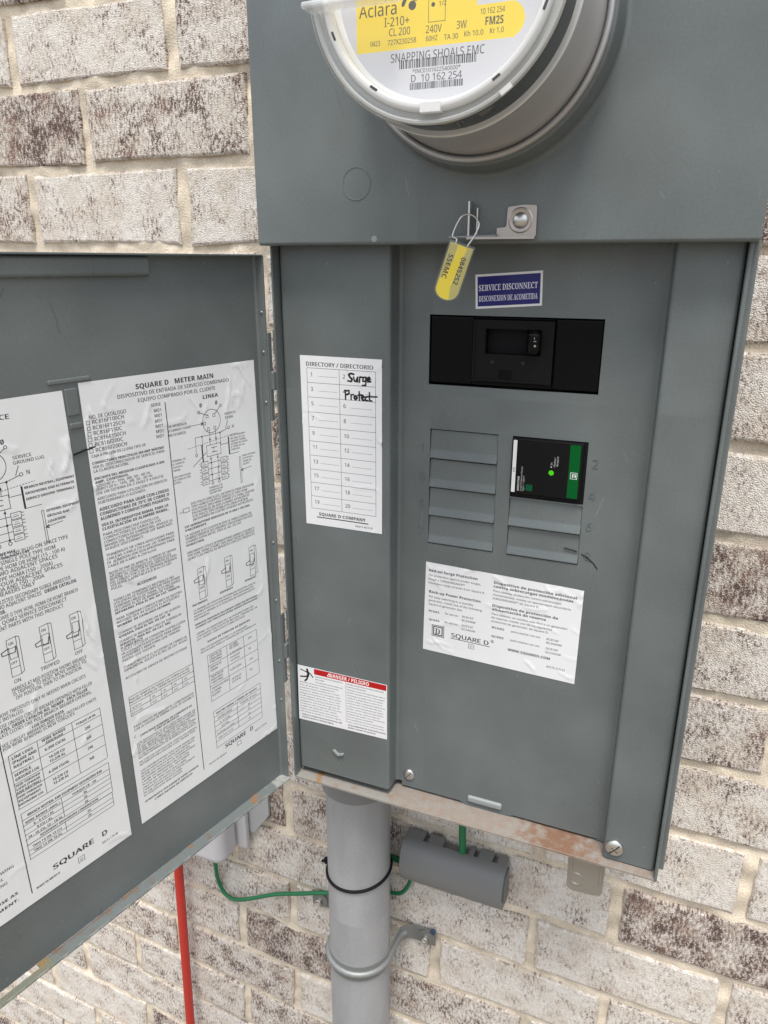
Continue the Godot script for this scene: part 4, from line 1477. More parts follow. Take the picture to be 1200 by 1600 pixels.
	g.lines(["PAR DE APRIETE DE TODOS LOS TORNILLOS DEL", "NEUTRO Y BARRA DE TIERRA EN N·m (LB-PULG)"], 4.4 + o, 248.0, 2.6, 1.7, 0, 1.2, 61)
	grid(g, 4.0 + o, 244.6, [0, 64], [0, 7.5, 12.4, 17.2])
	grid(g, 4.0 + o, 252.1, [19, 30, 41, 52], [0, 9.7])
	for i in 4:
		g.lines(["35", "4.0"], 25.0 + i * 11 + o, 255.8, 4.7, 1.7)
	g.lines(["14-10 CU", "8-4 CU/AL"], 5.2 + o, 255.8, 4.7, 1.6)
	g.lines(["PARA PARTES DE REPUESTO, COMUNIQUESE", "CON LA OFICINA DE VENTAS LOCAL DE SQUARE D"], 5.2 + o, 273.4, 3.0, 1.9, 0, 1.2, 62)
	g.t("C", 4.6 + o, 282.2, 2.2)
	g.t("CAPACIDAD NOMINAL DE CORRIENTE DE", 37 + o, 284.0, 2.0, 54, 1, 1)
	g.t("CORTOCIRCUITO", 37 + o, 286.6, 2.0, 26, 1, 1)
	var fill := ["ESTE DISPOSITIVO ES ADECUADO PARA USARSE EN", "UN CIRCUITO CAPAZ DE SUMINISTRAR NO MAS DE", "10 000 AMPERES RMS SIMETRICOS 240 V MAXIMO", "22 000 AMPERES SIMETRICOS CUANDO EL", "INTERRUPTOR PRINCIPAL SEA DEL TIPO QOM2", "Y LOS RAMALES DEL TIPO HOM O HOMT CON", "VALORES NOMINALES DE INTERRUPCION IGUALES"]
	g.lines(fill, 6.0 + o, 289.6, 2.25, 1.65, 0, 1.2, 61)
	g.lines(["EN CASO DE SUSTITUCION UTILICE SOLAMENTE", "INTERRUPTORES SQUARE D DEL MISMO TIPO"], 6.2 + o, 307.2, 2.6, 1.7, 0, 1.2, 61)
	g.lines(["LOS INTERRUPTORES TIPO HOM DEBEN SER", "INSTALADOS EN LOS ESPACIOS INDICADOS", "RETIRE LAS PLACAS SOLO CUANDO SEA", "NECESARIO INSTALAR LOS INTERRUPTORES", "CIERRE LAS ABERTURAS SIN USO CON", "PLACAS DE RELLENO DEL TIPO HOMFP", "UNA PLACA POR CADA POLO LIBRE", "CONSULTE LOS DATOS DE PAR DE APRIETE", "DE LAS ZAPATAS EN ESTA HOJA", "SU UTILIZACION SERA SEGURA"], 6.4 + o, 315.6, 2.75, 1.65, 0, 1.2, 60)
	g.t("APROPIADO SOLAMENTE PARA USARSE", 7.0 + o, 346.4, 2.0, 58, 1, 0)
	g.t("COMO EQUIPO DE SERVICIO", 16.0 + o, 349.8, 2.0, 42, 1, 0)
	# right-hand column
	diagram(g, 109 + o, 43.7, true)
	g.lines(["DOS POLOS SENCILLOS, UN ESPACIO PARA ENCHUFAR", "TIPO HOM/O UN POLO SENCILLO TIPO HOM", "DOS POLOS TIPO HOM O HOMT (15-100A), SUJETAR", "ENCHUFABLES EN DOS LUGARES ADYACENTES", "DOS POLOS TIPO HOMA (150-200A) PUEDEN", "ENCHUFARSE EN CUATRO LUGARES ADYACENTES"], 81.4 + o, 107.2, 2.75, 1.8, 0, 1.2, 71)
	g.frame(73 + o, 108.6, 6.4, 3.6, 0.35)
	g.line(69.4 + o, 111.4, 73 + o, 110.6, 0.4)
	g.lines(["*USE INTERRUPTORES DERIVADOS DE 15-100A Y 150-200A", "*UNICAMENTE"], 73 + o, 124.9, 2.9, 1.9, 0, 1.2, 73)
	g.lines(["LA SQUARE D ES CLASIFICACION UL PARA CHAPAS DE", "SOBRECORRIENTE SECUNDARIO ENCHUFADO EN DOS", "LUGARES ADYACENTES. PIDA EL NO. DE CAT.", "*HOM2175SB."], 72.8 + o, 132.4, 2.75, 1.8, 0, 1.2, 76)
	g.lines(["UNICAMENTE UTILICE INTERRUPTORES RAMALES SQUARE D", "TIPO HOM, HOMA O HOMT. DESCONECTADOR DE SERVICIO", "QOM2 Y LAS PARTES DE REPUESTO CON ESTE PRODUCTO"], 73 + o, 147.2, 2.75, 1.8, 0, 1.2, 77)
	breaker_sketch(g, 82 + o, 163.5, 7.0)
	breaker_sketch(g, 112 + o, 163.5, 9.0)
	breaker_sketch(g, 141 + o, 163.0, 12.0)
	g.t("ENCENDIDO", 82 + o, 194.4, 1.9, 17, 1, 1)
	g.t("DISPARADO", 112 + o, 194.0, 1.9, 16, 1, 1)
	g.t("APAGADO", 141 + o, 193.4, 1.9, 15, 1, 1)
	g.lines(["LA MANIJA EN POSICION INTERMEDIA MUESTRA QUE EL", "INTERRUPTOR SE HA DISPARADO. PARA RESTABLECER", "MUEVA LA MANIJA A LA POSICION DE APAGADO (OFF) Y", "ENCENDIDO."], 74.2 + o, 199.0, 2.75, 1.75, 0, 1.2, 76)
	g.lines(["*REMUEVA TROQUELES SOLAMENTE COMO SEA NECESARIO", "*CUANDO LOS CIRCUITOS ESTAN SIENDO INSTALADOS"], 74.6 + o, 212.4, 2.75, 1.75, 0, 1.2, 74)
	g.lines(["CIERRE LAS ABERTURAS DE LOS INTERRUPTORES NO", "UTILIZADOS CON PLACAS DE RELLENO. ORDENE NO. DE", "CAT. HOMFP. CADA PLACA CUBRE UN POLO"], 75 + o, 221.0, 2.75, 1.75, 0, 1.2, 74)
	g.t("DATOS DE TORSION DE ZAPATAS", 112 + o, 233.0, 2.0, 52, 1, 1)
	g.lines(["VEA LOS INTERRUPTORES Y LAS UNIDADES", "INSTALADAS PARA LA TORSION DE LOS TORNILLOS"], 78 + o, 237.4, 2.75, 1.75, 0, 1.2, 72)
	grid(g, 84.4 + o, 245, [0, 22.2, 43, 59.6], [0, 10.5, 20.5, 31, 46])
	g.lines(["ZAPATAS DE", "LINEA (FASE", "Y NEUTRAL)"], 86.5 + o, 248.2, 2.8, 1.8)
	g.lines(["ZAPATA DE", "TIERRA"], 86.5 + o, 259, 3.2, 1.8)
	g.lines(["ZAPATAS DE", "PASO (FASE", "Y NEUTRAL)"], 86.5 + o, 268.6, 2.9, 1.8)
	g.lines(["ZAPATA DE PASO", "A TIERRA", "EQUIPO"], 86.5 + o, 280, 3.4, 1.8)
	g.lines(["CALIBRE", "DE CABLE", "", "6-350 CU/AL"], 110 + o, 248.2, 2.6, 1.8)
	g.lines(["14-2/0 CU", "12-2/0 AL"], 110 + o, 260, 3.0, 1.8)
	g.t("4-250 CU/AL", 109 + o, 272, 1.8, 15)
	g.lines(["14-2/0 CU", "12-2/0 AL"], 110 + o, 282, 3.0, 1.8)
	for i in 4:
		g.t(["250", "50", "250", "50"][i], 133 + o, 250.5 + i * 11.0, 2.0)
	grid(g, 86 + o, 302, [0, 58.4], [0, 6, 11, 16, 21, 26, 32, 38.4])
	g.rect(114 + o, 308, 0.35, 26)
	g.t("NEUTRO RAMAL Y TIERRA DE EQUIPO", 115 + o, 306.4, 1.8, 52, 1, 1)
	for i in 5:
		g.t(["CALIBRE (AWG)", "6 - 4 CU/AL", "8 CU/AL", "14-10 CU, 12-10 AL", "DOS 14 O 12 CU"][i], 99 + o, 312 + i * 5.2, 1.8, 0, 0, 1)
		g.t(["TORSION LB-PULG", "35", "25", "20", "25"][i], 129 + o, 312 + i * 5.2, 1.8, 0, 0, 1)
	wordmark(g, 96 + o, 346.8, 37)
	g.frame(111 + o, 348.8, 5.0, 4.4, 0.3)
	g.t("HECHO EN MEXICO", 76 + o, 352.8, 1.7, 22)
	g.t("40272-179-06", 134 + o, 350.8, 1.7, 17)
	return g

func english_sheet() -> Pg:
	var g := Pg.new(163, 364, 5.5, Color(0.87, 0.875, 0.885))
	g.shift = 4.4
	g.slant = 0.017
	g.t("CUSTOMER OWNED SERVICE", 44, 12.4, 3.0, 78.6, 0)
	g.t("CUSTOMER OWNED SERVICE", 44.2, 12.4, 3.0, 78.6, 0)
	g.t("LINE", 103, 20, 2.9, 12, 1)
	g.t("Ø", 97, 27.4, 3.0, 3.4, 1)
	g.t("Ø", 113, 27.4, 3.0, 3.4, 1)
	g.rect(75.0, 22, 0.8, 333)
	diagram(g, 105, 40.5, false)
	g.t("ONE SINGLE POLE, ONE PLUG-ON SPACE TYPE", 78, 99.7, 2.6, 70.8)
	g.t("HOM OR ONE SINGLE POLE TYPE HOM", 78, 103.9, 2.6, 61)
	g.t("TWO POLE TYPE HOM OR HOMT (15 - 100 A)", 78, 107.4, 2.6, 67)
	g.t("PLUG-ON TWO ADJACENT SPACES", 78, 110.8, 2.6, 61.5)
	g.t("TWO POLE TYPE HOMA (150 - 200A)", 78, 114.6, 2.6, 57)
	g.t("PLUG ON FOUR ADJACENT SPACES", 78, 118.0, 2.6, 64)
	g.t("USE 15 - 100A AND 150 - 200A", 78, 121.2, 2.6, 50)
	g.t("BRANCH BREAKERS ONLY", 78, 124.4, 2.6, 43)
	g.t("SQUARE D UL LISTED SECONDARY SURGE ARRESTER", 77, 129.2, 2.6, 69)
	g.t("PLUGS ON TWO ADJACENT SPACES", 77, 132.8, 2.6, 47)
	g.t("ORDER CATALOG", 125.5, 132.8, 2.6, 24.5, 1)
	g.t("NO. HOM2175SB.", 77, 136.2, 2.6, 22, 1)
	g.t("USE ONLY SQUARE D TYPE HOM, HOMA OR HOMT BRANCH", 77, 140.0, 2.6, 73)
	g.t("BREAKERS, QOM2 SERVICE DISCONNECT", 77, 143.6, 2.6, 64)
	g.t("REPLACEMENT PARTS WITH THIS PRODUCT", 77, 147.4, 2.6, 61)
	breaker_sketch(g, 95, 155.3, 6.0)
	breaker_sketch(g, 118, 155.3, 9.5)
	breaker_sketch(g, 140.5, 155.3, 13.0)
	g.t("ON", 95.5, 187.6, 2.5)
	g.t("TRIPPED", 114.3, 187.2, 2.5, 15)
	g.t("OFF", 140.3, 187.0, 2.5, 7)
	g.t("HANDLE AT MID-POSITION SHOWS BREAKER", 93, 192.9, 2.5, 56)
	g.t("IS TRIPPED. TO RESET, MOVE HANDLE TO", 93.3, 196.2, 2.5, 55)
	g.t("OFF POSITION, THEN TO ON POSITION.", 94.8, 199.6, 2.5, 50)
	g.t("REMOVE TWISTOUTS ONLY AS NEEDED WHEN CIRCUITS", 78, 207.4, 2.5, 68.5)
	g.t("ARE INSTALLED.", 78, 210.9, 2.5, 21)
	g.t("CLOSE UNUSED CIRCUIT BREAKER OPENINGS WITH FILLER", 78, 215.4, 2.5, 72)
	g.t("PLATES. ORDER CATALOG NO. HOMFP.  EACH FILLER", 78, 218.8, 2.5, 68, 1)
	g.t("PLATE CLOSES ONE POLE BRANCH BREAKER OPENING.", 78, 222.2, 2.5, 71)
	g.t("LUG TORQUE DATA", 114, 226.4, 2.3, 24.6, 1, 1)
	g.t("SEE CIRCUIT BREAKERS AND FIELD INSTALLED UNITS", 80, 229.4, 2.3, 72)
	g.t("FOR WIRE BINDING SCREW TORQUES", 80, 232.4, 2.3, 54)
	grid(g, 82.4, 237.4, [0, 20.6, 47.4, 70.4], [0, 14.2, 23.6, 32.6, 44.6])
	g.rect(103.2, 243.6, 49.6, 0.3)
	g.lines(["*LINE LUGS", "*(PHASE AND", "*NEUTRAL)"], 84.6, 241.8, 3.6, 2.1)
	g.lines(["*SERVICE", "*GROUND LUG"], 84.2, 255.6, 3.6, 2.1, 0, 1.0, 18)
	g.lines(["*FEED THROUGH", "*LUGS (PHASE", "*AND NEUTRAL)"], 83.6, 264.0, 2.9, 2.0, 0, 1.0, 18.5)
	g.lines(["*FEED THROUGH", "*EQUIPMENT", "*GROUNDING LUG"], 83.6, 273.6, 3.2, 2.0, 0, 1.0, 18.5)
	g.t("WIRE RANGE", 116, 240.6, 2.1, 19, 1, 1)
	g.t("AWG/kcmil", 116, 243.2, 2.0, 14, 1, 1)
	g.t("6-350 CU/AL", 116, 248.6, 2.1, 17, 1, 1)
	g.t("14-2/0 CU", 116, 256.2, 2.1, 13, 1, 1)
	g.t("12-2/0 AL", 116, 259.6, 2.1, 13, 1, 1)
	g.t("4-250 CU/AL", 116, 267.6, 2.1, 17, 1, 1)
	g.t("14-2/0 CU", 116, 275.4, 2.1, 13, 1, 1)
	g.t("12-2/0 AL", 116, 278.8, 2.1, 13, 1, 1)
	g.t("TORQUE LB-IN.", 141.4, 241.8, 1.9, 17, 1, 1)
	for i in 4:
		g.t(["250", "50", "250", "50"][i], 141.4, 249.0 + [0, 8.6, 17.6, 27.0][i], 2.1, 5, 1, 1)
	grid(g, 83.4, 286.4, [0, 69.8], [0, 6.0, 10.8, 14.8, 18.8, 23.2, 27.6])
	g.rect(113, 292.4, 0.35, 17)
	g.t("BRANCH NEUTRAL AND EQUIPMENT GROUNDING BAR", 118, 291.2, 2.1, 60, 1, 1)
	for i in 4:
		g.t(["WIRE RANGE (AWG.)", "6 - 4 CU / AL", "8 CU / AL", "14 - 10 CU, 12 - 10 AL"][i], 99, 296.4 + i * 4.2, 2.0, 0, 1, 1)
		g.t(["TORQUE LB - IN", "35", "25", "20"][i], 132, 296.4 + i * 4.2, 2.0, 0, 1, 1)
	g.t("EQUIPMENT GROUNDING COMBINATION", 118, 313.0, 2.0, 48, 1, 1)
	grid(g, 84.0, 319.4, [0, 69], [-5.2, 0, 3.8, 7.4])
	g.rect(113, 314.4, 0.35, 8.6)
	g.t("TWO 14 OR 12 CU", 99, 318.4, 2.0, 0, 1, 1)
	g.t("TWO 12 OR 10 AL", 99, 322.6, 2.0, 0, 1, 1)
	g.t("25", 133, 318.4, 2.0, 0, 1, 1)
	g.t("25", 133, 322.6, 2.0, 0, 1, 1)
	wordmark(g, 98, 348.0, 48)
	g.frame(118, 352.2, 5.4, 5.0, 0.35)
	g.t("47", 119.4, 356.0, 1.9)
	g.t("MADE IN MEXICO", 84.6, 354.4, 2.0, 19, 1)
	g.t("40272-179-06", 139, 354.6, 1.8, 15)
	# tail of the left-hand column
	g.lines(["FOLLOWING", "THE UL", "TESTING"], 52, 324, 5.0, 2.4, 0, 1.1)
	g.t("SUITABLE ONLY FOR USE AS", 8, 347.6, 2.4, 65, 1)
	g.t("SERVICE EQUIPMENT.", 20, 353.2, 2.4, 53, 1)
	g.lines(["*MAIN LUGS 200 AMP MAXIMUM. SEE THE", "SERVICE DISCONNECT FOR RATING.", "*METER SOCKET RATED 200 AMP CONTINUOUS.", "120/240 V~ 1PH, 3W, 50 - 60 Hz", "SUITABLE FOR OVERHEAD OR", "UNDERGROUND SERVICE."], 4, 60, 5.0, 2.2, 0, 1.15, 66)
	return g

# ---------------------------------------------------------------- meter
func electric_meter() -> void:
	var t := thing("electric_meter", "round electric meter with yellow face label under a clear cover", "electric meter", Vector3(MX, MY, 60))
	var o := Vector3(MX, MY, 0)
	var Z := Vector3(0, 0, 1)
	var mb := Mb.new()
	# sealing ring
	var pr := PackedVector2Array()
	for i in 13:
		var a := PI * 1.1 * i / 12 - 0.3
		pr.append(Vector2(79.6 + 2.0 * cos(a), 62.6 + 2.6 * sin(a)))
	pr.append(Vector2(77.2, 62.0))
	mb.lathe(pr, o, Z, 120)
	obj("sealing_ring", mb, mat(Color(0.42, 0.42, 0.42), 0.35, 0.6), t)
	# base skirt, a hollow cone
	mb = Mb.new()
	mb.lathe(PackedVector2Array([Vector2(77.1, 60), Vector2(76.6, 64), Vector2(75.2, 69), Vector2(74.2, 75), Vector2(73.6, 82), Vector2(73.2, 92), Vector2(72.8, 104), Vector2(72.6, 117)]), o, Z, 120)
	var base := obj("base_skirt", mb, M.beige, t)
	mb = Mb.new()
	mb.lathe(PackedVector2Array([Vector2(72.6, 117), Vector2(73.6, 117.6), Vector2(74.0, 118.6), Vector2(73.6, 119.8), Vector2(70.8, 120.2)]), o, Z, 120)
	obj("trim_bead", mb, M.white_plastic, base)
	# dark works inside the cover
	mb = Mb.new()
	mb.lathe(PackedVector2Array([Vector2(70.8, 120), Vector2(70.2, 132), Vector2(69.6, 143.6), Vector2(60, 144)]), o, Z, 96)
	obj("dark_body", mb, M.dark_green, t)
	mb = Mb.new()
	mb.lathe(PackedVector2Array([Vector2(71.4, 143.4), Vector2(71.6, 146.2), Vector2(71.0, 147.2), Vector2(69.8, 147.4), Vector2(69.0, 146.6), Vector2(68.6, 144.2), Vector2(65.2, 143.8)]), o, Z, 120)
	obj("inner_ring", mb, mat(Color(0.42, 0.43, 0.42), 0.45), t)
	for q in [[0.62, 0.05]]:
		mb = Mb.new()
		mb.lathe(PackedVector2Array([Vector2(69.2, 146.0), Vector2(72.0, 145.6), Vector2(72.0, 147.8), Vector2(69.4, 148.0), Vector2(69.2, 146.0)]), o, Z, 6, q[0] - q[1] + PI / 2, q[0] + q[1] + PI / 2)
		obj("ring_clip", mb, M.white_plastic, t)
	# white face bezel
	mb = Mb.new()
	mb.lathe(PackedVector2Array([Vector2(65.4, 142), Vector2(65.3, 146.6), Vector2(64.4, 148.2), Vector2(63.2, 148.8), Vector2(61.6, 148.6), Vector2(60.6, 146.6), Vector2(59.4, 140.4), Vector2(58, 138.8)]), o, Z, 120)
	var bz := obj("face_bezel", mb, M.white_plastic, t)
	for q in [[-32.3, -50.3, 0.6], [34.9, -50.4, -0.5], [57.6, -21.6, -1.2], [-55.5, -24, 1.1]]:
		mb = Mb.new()
		mb.xf = Transform3D(Basis(Z, atan2(q[1], q[0]) + PI / 2), o + Vector3(q[0] * 1.03, q[1] * 1.03, 148.0))
		mb.rbox(Vector3(-2.4, -0.7, -0.5), Vector3(2.4, 0.7, 1.0), 0.3, 1)
		obj("slot", mb, M.black_dull, bz)
	mb = Mb.new()
	mb.xf = Transform3D(Basis(), o)
	mb.rbox(Vector3(-6.0, -66.0, 140), Vector3(6.0, -60.4, 149.3), 0.6, 2)
	obj("face_clip", mb, M.white_plastic, bz)
	# printed face
	var g := Pg.new(120, 120, 8.0, Color(0.80, 0.80, 0.82))
	var c := 60.0
	var ink := Color(0.26, 0.23, 0.18)
	var yel := Color(0.94, 0.82, 0.18)
	g.rect(c - 47.5, c - 40, 69, 72.4, yel)
	g.rect(c + 20, c + 16, 22, 16.4, yel)
	g.dot(c + 39, c + 24, 8.2, yel)
	g.rect(c - 47.5, c + 32.3, 100, 30, Color(0.80, 0.80, 0.82))
	g.rect(c - 60, c - 60, 12.5, 120, Color(0.80, 0.80, 0.82))
	g.t("Aclara", c - 46, c + 15.2, 6.0, 23.6, 0, 0, ink)
	g.dot(c - 14.5, c + 12.2, 2.2, ink)
	g.poly([[c - 20, c + 11.6], [c - 18.4, c + 8.6], [c - 15.4, c + 7.4], [c - 12.6, c + 9.6]], 1.5, ink)
	g.t("I-210+", c - 31, c + 20.8, 4.2, 15.4, 0, 0, ink)
	g.t("CL 200", c - 28.2, c + 25.4, 3.6, 13.2, 0, 0, ink)
	g.t("0423", c - 39.2, c + 29.4, 2.4, 6.4, 0, 0, ink)
	g.t("727X230258", c - 28.9, c + 29.6, 2.5, 17.4, 0, 0, ink)
	g.t("240V", c - 6.7, c + 26.0, 3.6, 9.6, 0, 0, ink)
	g.t("3W", c + 10.6, c + 25.6, 3.6, 6.0, 0, 0, ink)
	g.t("60HZ", c - 6.6, c + 29.7, 2.5, 7.2, 0, 0, ink)
	g.t("TA 30", c + 3.8, c + 30.0, 2.5, 8.4, 0, 0, ink)
	g.t("Kh 10.0", c + 14.8, c + 29.6, 2.5, 11.2, 0, 0, ink)
	g.t("Kr 1.0", c + 28.8, c + 29.5, 2.5, 8.0, 0, 0, ink)
	g.t("FM2S", c + 26.0, c + 25.5, 3.8, 10.4, 1, 0, ink)
	g.t("10 162 254", c + 23.4, c + 20.4, 2.6, 13.4, 0, 0, ink)
	g.frame(c - 5.3, c + 2, 9.6, 19.2, 0.3)
	g.dot(c - 2.6, c + 13.0, 1.1, ink)
	g.dot(c - 2.6, c + 9.0, 1.1, ink)
	g.dot(c - 2.6, c + 5.0, 1.1, ink)
	g.t("O", c + 0.6, c + 10.0, 2.4, 0, 0, 0, ink)
	g.t("1/2", c + 0.4, c + 14.0, 2.2, 0, 0, 0, ink)
	g.bars(c - 21.8, c + 37.6, 43.8, 4.2, 7)
	var dk := Color(0.25, 0.24, 0.25)
	g.t("SNAPPING SHOALS EMC", c - 27.1, c + 38.3, 4.2, 54, 0, 0, dk)
	g.t("*INC0101622540000*", c - 14.2, c + 44.4, 2.0, 28.4, 0, 0, dk)
	g.t("D  10 162 254", c - 15.2, c + 48.6, 3.5, 30.2, 0, 0, dk)
	g.bars(c - 15.4, c + 49.0, 30.6, 3.4, 8)
	mb = Mb.new()
	for i in 64:
		var p0 := Vector2.from_angle(TAU * i / 64) * 59.4
		var p1 := Vector2.from_angle(TAU * (i + 1) / 64) * 59.4
		mb.tri(o + Vector3(0, 0, 138.9), o + Vector3(p0.x, p0.y, 138.9), o + Vector3(p1.x, p1.y, 138.9), Z, Z, Z, Vector2(0.5, 0.5), Vector2(0.5 + p0.x / 120, 0.5 - p0.y / 120), Vector2(0.5 + p1.x / 120, 0.5 - p1.y / 120))
	obj("face_label", mb, print_material(g, 0.5), t, "yellow and white printed meter face")
	# clear cover: flange, wall, rounded shoulder, flat front
	mb = Mb.new()
	var gp := PackedVector2Array([Vector2(75.2, 119.6), Vector2(75.2, 122.0), Vector2(73.6, 122.8), Vector2(73.2, 134), Vector2(72.8, 145)])
	for i in range(1, 8):
		var a := PI / 2 * i / 7
		gp.append(Vector2(67 + 5.8 * cos(a), 145 + 8.0 * sin(a)))
	gp.append(Vector2(0.0, 153.2))
	mb.lathe(gp, o, Z, 120)
	obj("clear_cover", mb, M.glass, t)
	# the upper half of the cover bulges forward; its lower ledge shows as a pale bar
	mb = Mb.new()
	mb.xf = Transform3D(Basis(), o)
	mb.rbox(Vector3(-72.5, -12.6, 146), Vector3(-18, -9.0, 158), 1.5, 3)
	obj("cover_ledge", mb, M.frost, t)

# ---------------------------------------------------------------- breakers
func devices() -> void:
	var Z := Vector3(0, 0, 1)
	# main breaker
	var t := thing("main_breaker", "wide black main breaker under the blue service disconnect sticker", "circuit breaker", Vector3(65, 37, -40))
	var mb := Mb.new()
	mb.rbox(Vector3(-1.6, 38.4, -45), Vector3(33.7, 91.0, -1.0), 1.0, 2)
	mb.rbox(Vector3(97.3, 38.4, -45), Vector3(131.9, 91.0, -1.0), 1.0, 2)
	mb.rbox(Vector3(33.9, 38.4, -45), Vector3(97.1, 41.6, -0.9), 0.8, 2)
	mb.rbox(Vector3(33.9, 89.6, -45), Vector3(97.1, 91.0, -0.9), 0.8, 2)
	obj("filler_block", mb, M.black, t)
	mb = Mb.new()
	mb.plate(Rect2(34.2, 41.9, 62.6, 47.4), [Rect2(44.2, 63.6, 43.4, 19.2)], 2.2, 6.0)
	mb.quad(Vector3(44, 63.4, -7.5), Vector3(88, 63.4, -7.5), Vector3(88, 83, -7.5), Vector3(44, 83, -7.5), Z)
	mb.rbox(Vector3(40.0, 42.2, 1.8), Vector3(92.0, 44.0, 3.0), 0.6, 1)
	mb.rbox(Vector3(34.4, 44.0, 1.6), Vector3(36.6, 87.5, 3.0), 0.6, 1)
	var face := obj("breaker_face", mb, M.black_dull, t)
	mb = Mb.new()
	mb.rbox(Vector3(56.4, 45.4, 2.0), Vector3(66.0, 51.6, 3.0), 0.4, 1)
	obj("test_button", mb, M.black, face)
	for q in [[50.6, 57.6], [74.8, 57.6]]:
		mb = Mb.new()
		mb.lathe(PackedVector2Array([Vector2(1.6, 0), Vector2(1.4, 0.25), Vector2(0, 0.2)]), Vector3(q[0], q[1], 2.2), Z, 16)
		obj("rivet", mb, mat(Color(0.002, 0.002, 0.002), 0.6), face)
	mb = Mb.new()
	mb.xf = Transform3D(Basis(Vector3(0, 1, 0), 0.35), Vector3(81.6, 73.2, 1.5))
	mb.rbox(Vector3(-5.2, -8.8, -8), Vector3(5.2, 9.4, 8.0), 4.2, 5)
	M.toggle = mat(Color(0.004, 0.004, 0.004), 0.12)
	M.toggle.metallic_specular = 0.28
	var h := obj("toggle_handle", mb, M.toggle, t)
	mb = Mb.new()
	mb.xf = Transform3D(Basis(Vector3(0, 1, 0), 0.35), Vector3(81.6, 73.2, 1.5))
	mb.lathe(PackedVector2Array([Vector2(1.0, 0), Vector2(0.8, 0.2), Vector2(0, 0.25)]), Vector3(0.0, -1.5, 7.9), Z, 14)
	mb.rbox(Vector3(-1.2, 1.6, 7.8), Vector3(0.9, 2.2, 8.2), 0.15, 1)
	mb.rbox(Vector3(-1.0, 3.4, 7.8), Vector3(-0.4, 4.8, 8.2), 0.15, 1)
	obj("handle_mark", mb, mat(Color(0.32, 0.32, 0.32), 0.4), h)
	# plug-in surge protector
	t = thing("surge_protector", "black plug-in surge protector with green stripe and green status dot", "surge protector", Vector3(99, -50, -40))
	mb = Mb.new()
	mb.rbox(Vector3(70.0, -50.6, -40), Vector3(128.7, -0.3, -0.5), 0.8, 2)
	mb.rbox(Vector3(70.2, -46.6, -5), Vector3(126.2, -1.2, 3.2), 0.9, 2)
	obj("case", mb, M.black_dull, t)
	var g := Pg.new(55, 44.4, 12.0, Color(0.075, 0.075, 0.08))
	var w := Color(0.85, 0.85, 0.85)
	g.rect(0.6, 0.6, 3.0, 43.2, Color(0.86, 0.86, 0.87))
	g.rect(45.4, 0.6, 8.2, 43.2, Color(0.0, 0.33, 0.14))
	g.t("SPD", 2.9, 27.0, 1.7, 0, 0, 0, Color(0.1, 0.1, 0.1), 1)
	g.t("HOM2175SB", 7.0, 42.4, 1.5, 12.5, 1, 0, w, 1)
	g.t("Surge Protective Device", 9.2, 42.4, 1.3, 21, 0, 0, w, 1)
	g.t("Type 1 / 240 V~", 11.2, 42.4, 1.3, 14, 0, 0, w, 1)
	g.rect(12.6, 36.4, 5.0, 5.0, Color(0.02, 0.36, 0.22))
	g.ring(15.1, 38.7, 1.3, 0.35)
	g.dot(32.0, 24.6, 2.1, Color(0.30, 0.80, 0.10))
	g.rect(31.2, 19.6, 1.1, 0.7, w)
	g.t("On", 32.4, 18.6, 1.4, 0, 0, 0, w, 1)
	g.t("- Replace /", 34.8, 20.4, 1.4, 9, 0, 0, w, 1)
	g.t("Remplacer", 37.0, 19.0, 1.4, 8.6, 0, 0, w, 1)
	for e in [[46.9, 22.6, 5.4, 0.45], [46.9, 27.5, 5.4, 0.45], [46.9, 22.6, 0.45, 5.4], [51.85, 22.6, 0.45, 5.4], [48.3, 23.9, 0.8, 2.9], [48.3, 23.9, 2.6, 0.7], [50.5, 23.9, 0.8, 2.9], [48.3, 25.5, 2.6, 0.6]]:
		g.rect(e[0], e[1], e[2], e[3], w)
	mb = Mb.new()
	mb.quad(Vector3(70.8, -1.8, 3.35), Vector3(125.6, -1.8, 3.35), Vector3(125.6, -46.0, 3.35), Vector3(70.8, -46.0, 3.35), Z)
	M.front = print_material(g, 0.4)
	M.front.metallic_specular = 0.25
	obj("printed_front", mb, M.front, t)
	# marker stroke beside the last number
	mb = Mb.new()
	mb.tube(PackedVector3Array([Vector3(117, -89.0, 0.1), Vector3(124, -90.0, 0.1), Vector3(127.5, -91.0, 0.1)]), 0.45, 6)
	mb.tube(PackedVector3Array([Vector3(131.0, -92.0, 0.1), Vector3(136.0, -94.5, 0.9), Vector3(141, -98.5, 0.1), Vector3(144.5, -103.0, 0.1)]), 0.4, 6)
	obj("marker_stroke", mb, M.black_dull, get_node("meter_panel/breaker_cover"))

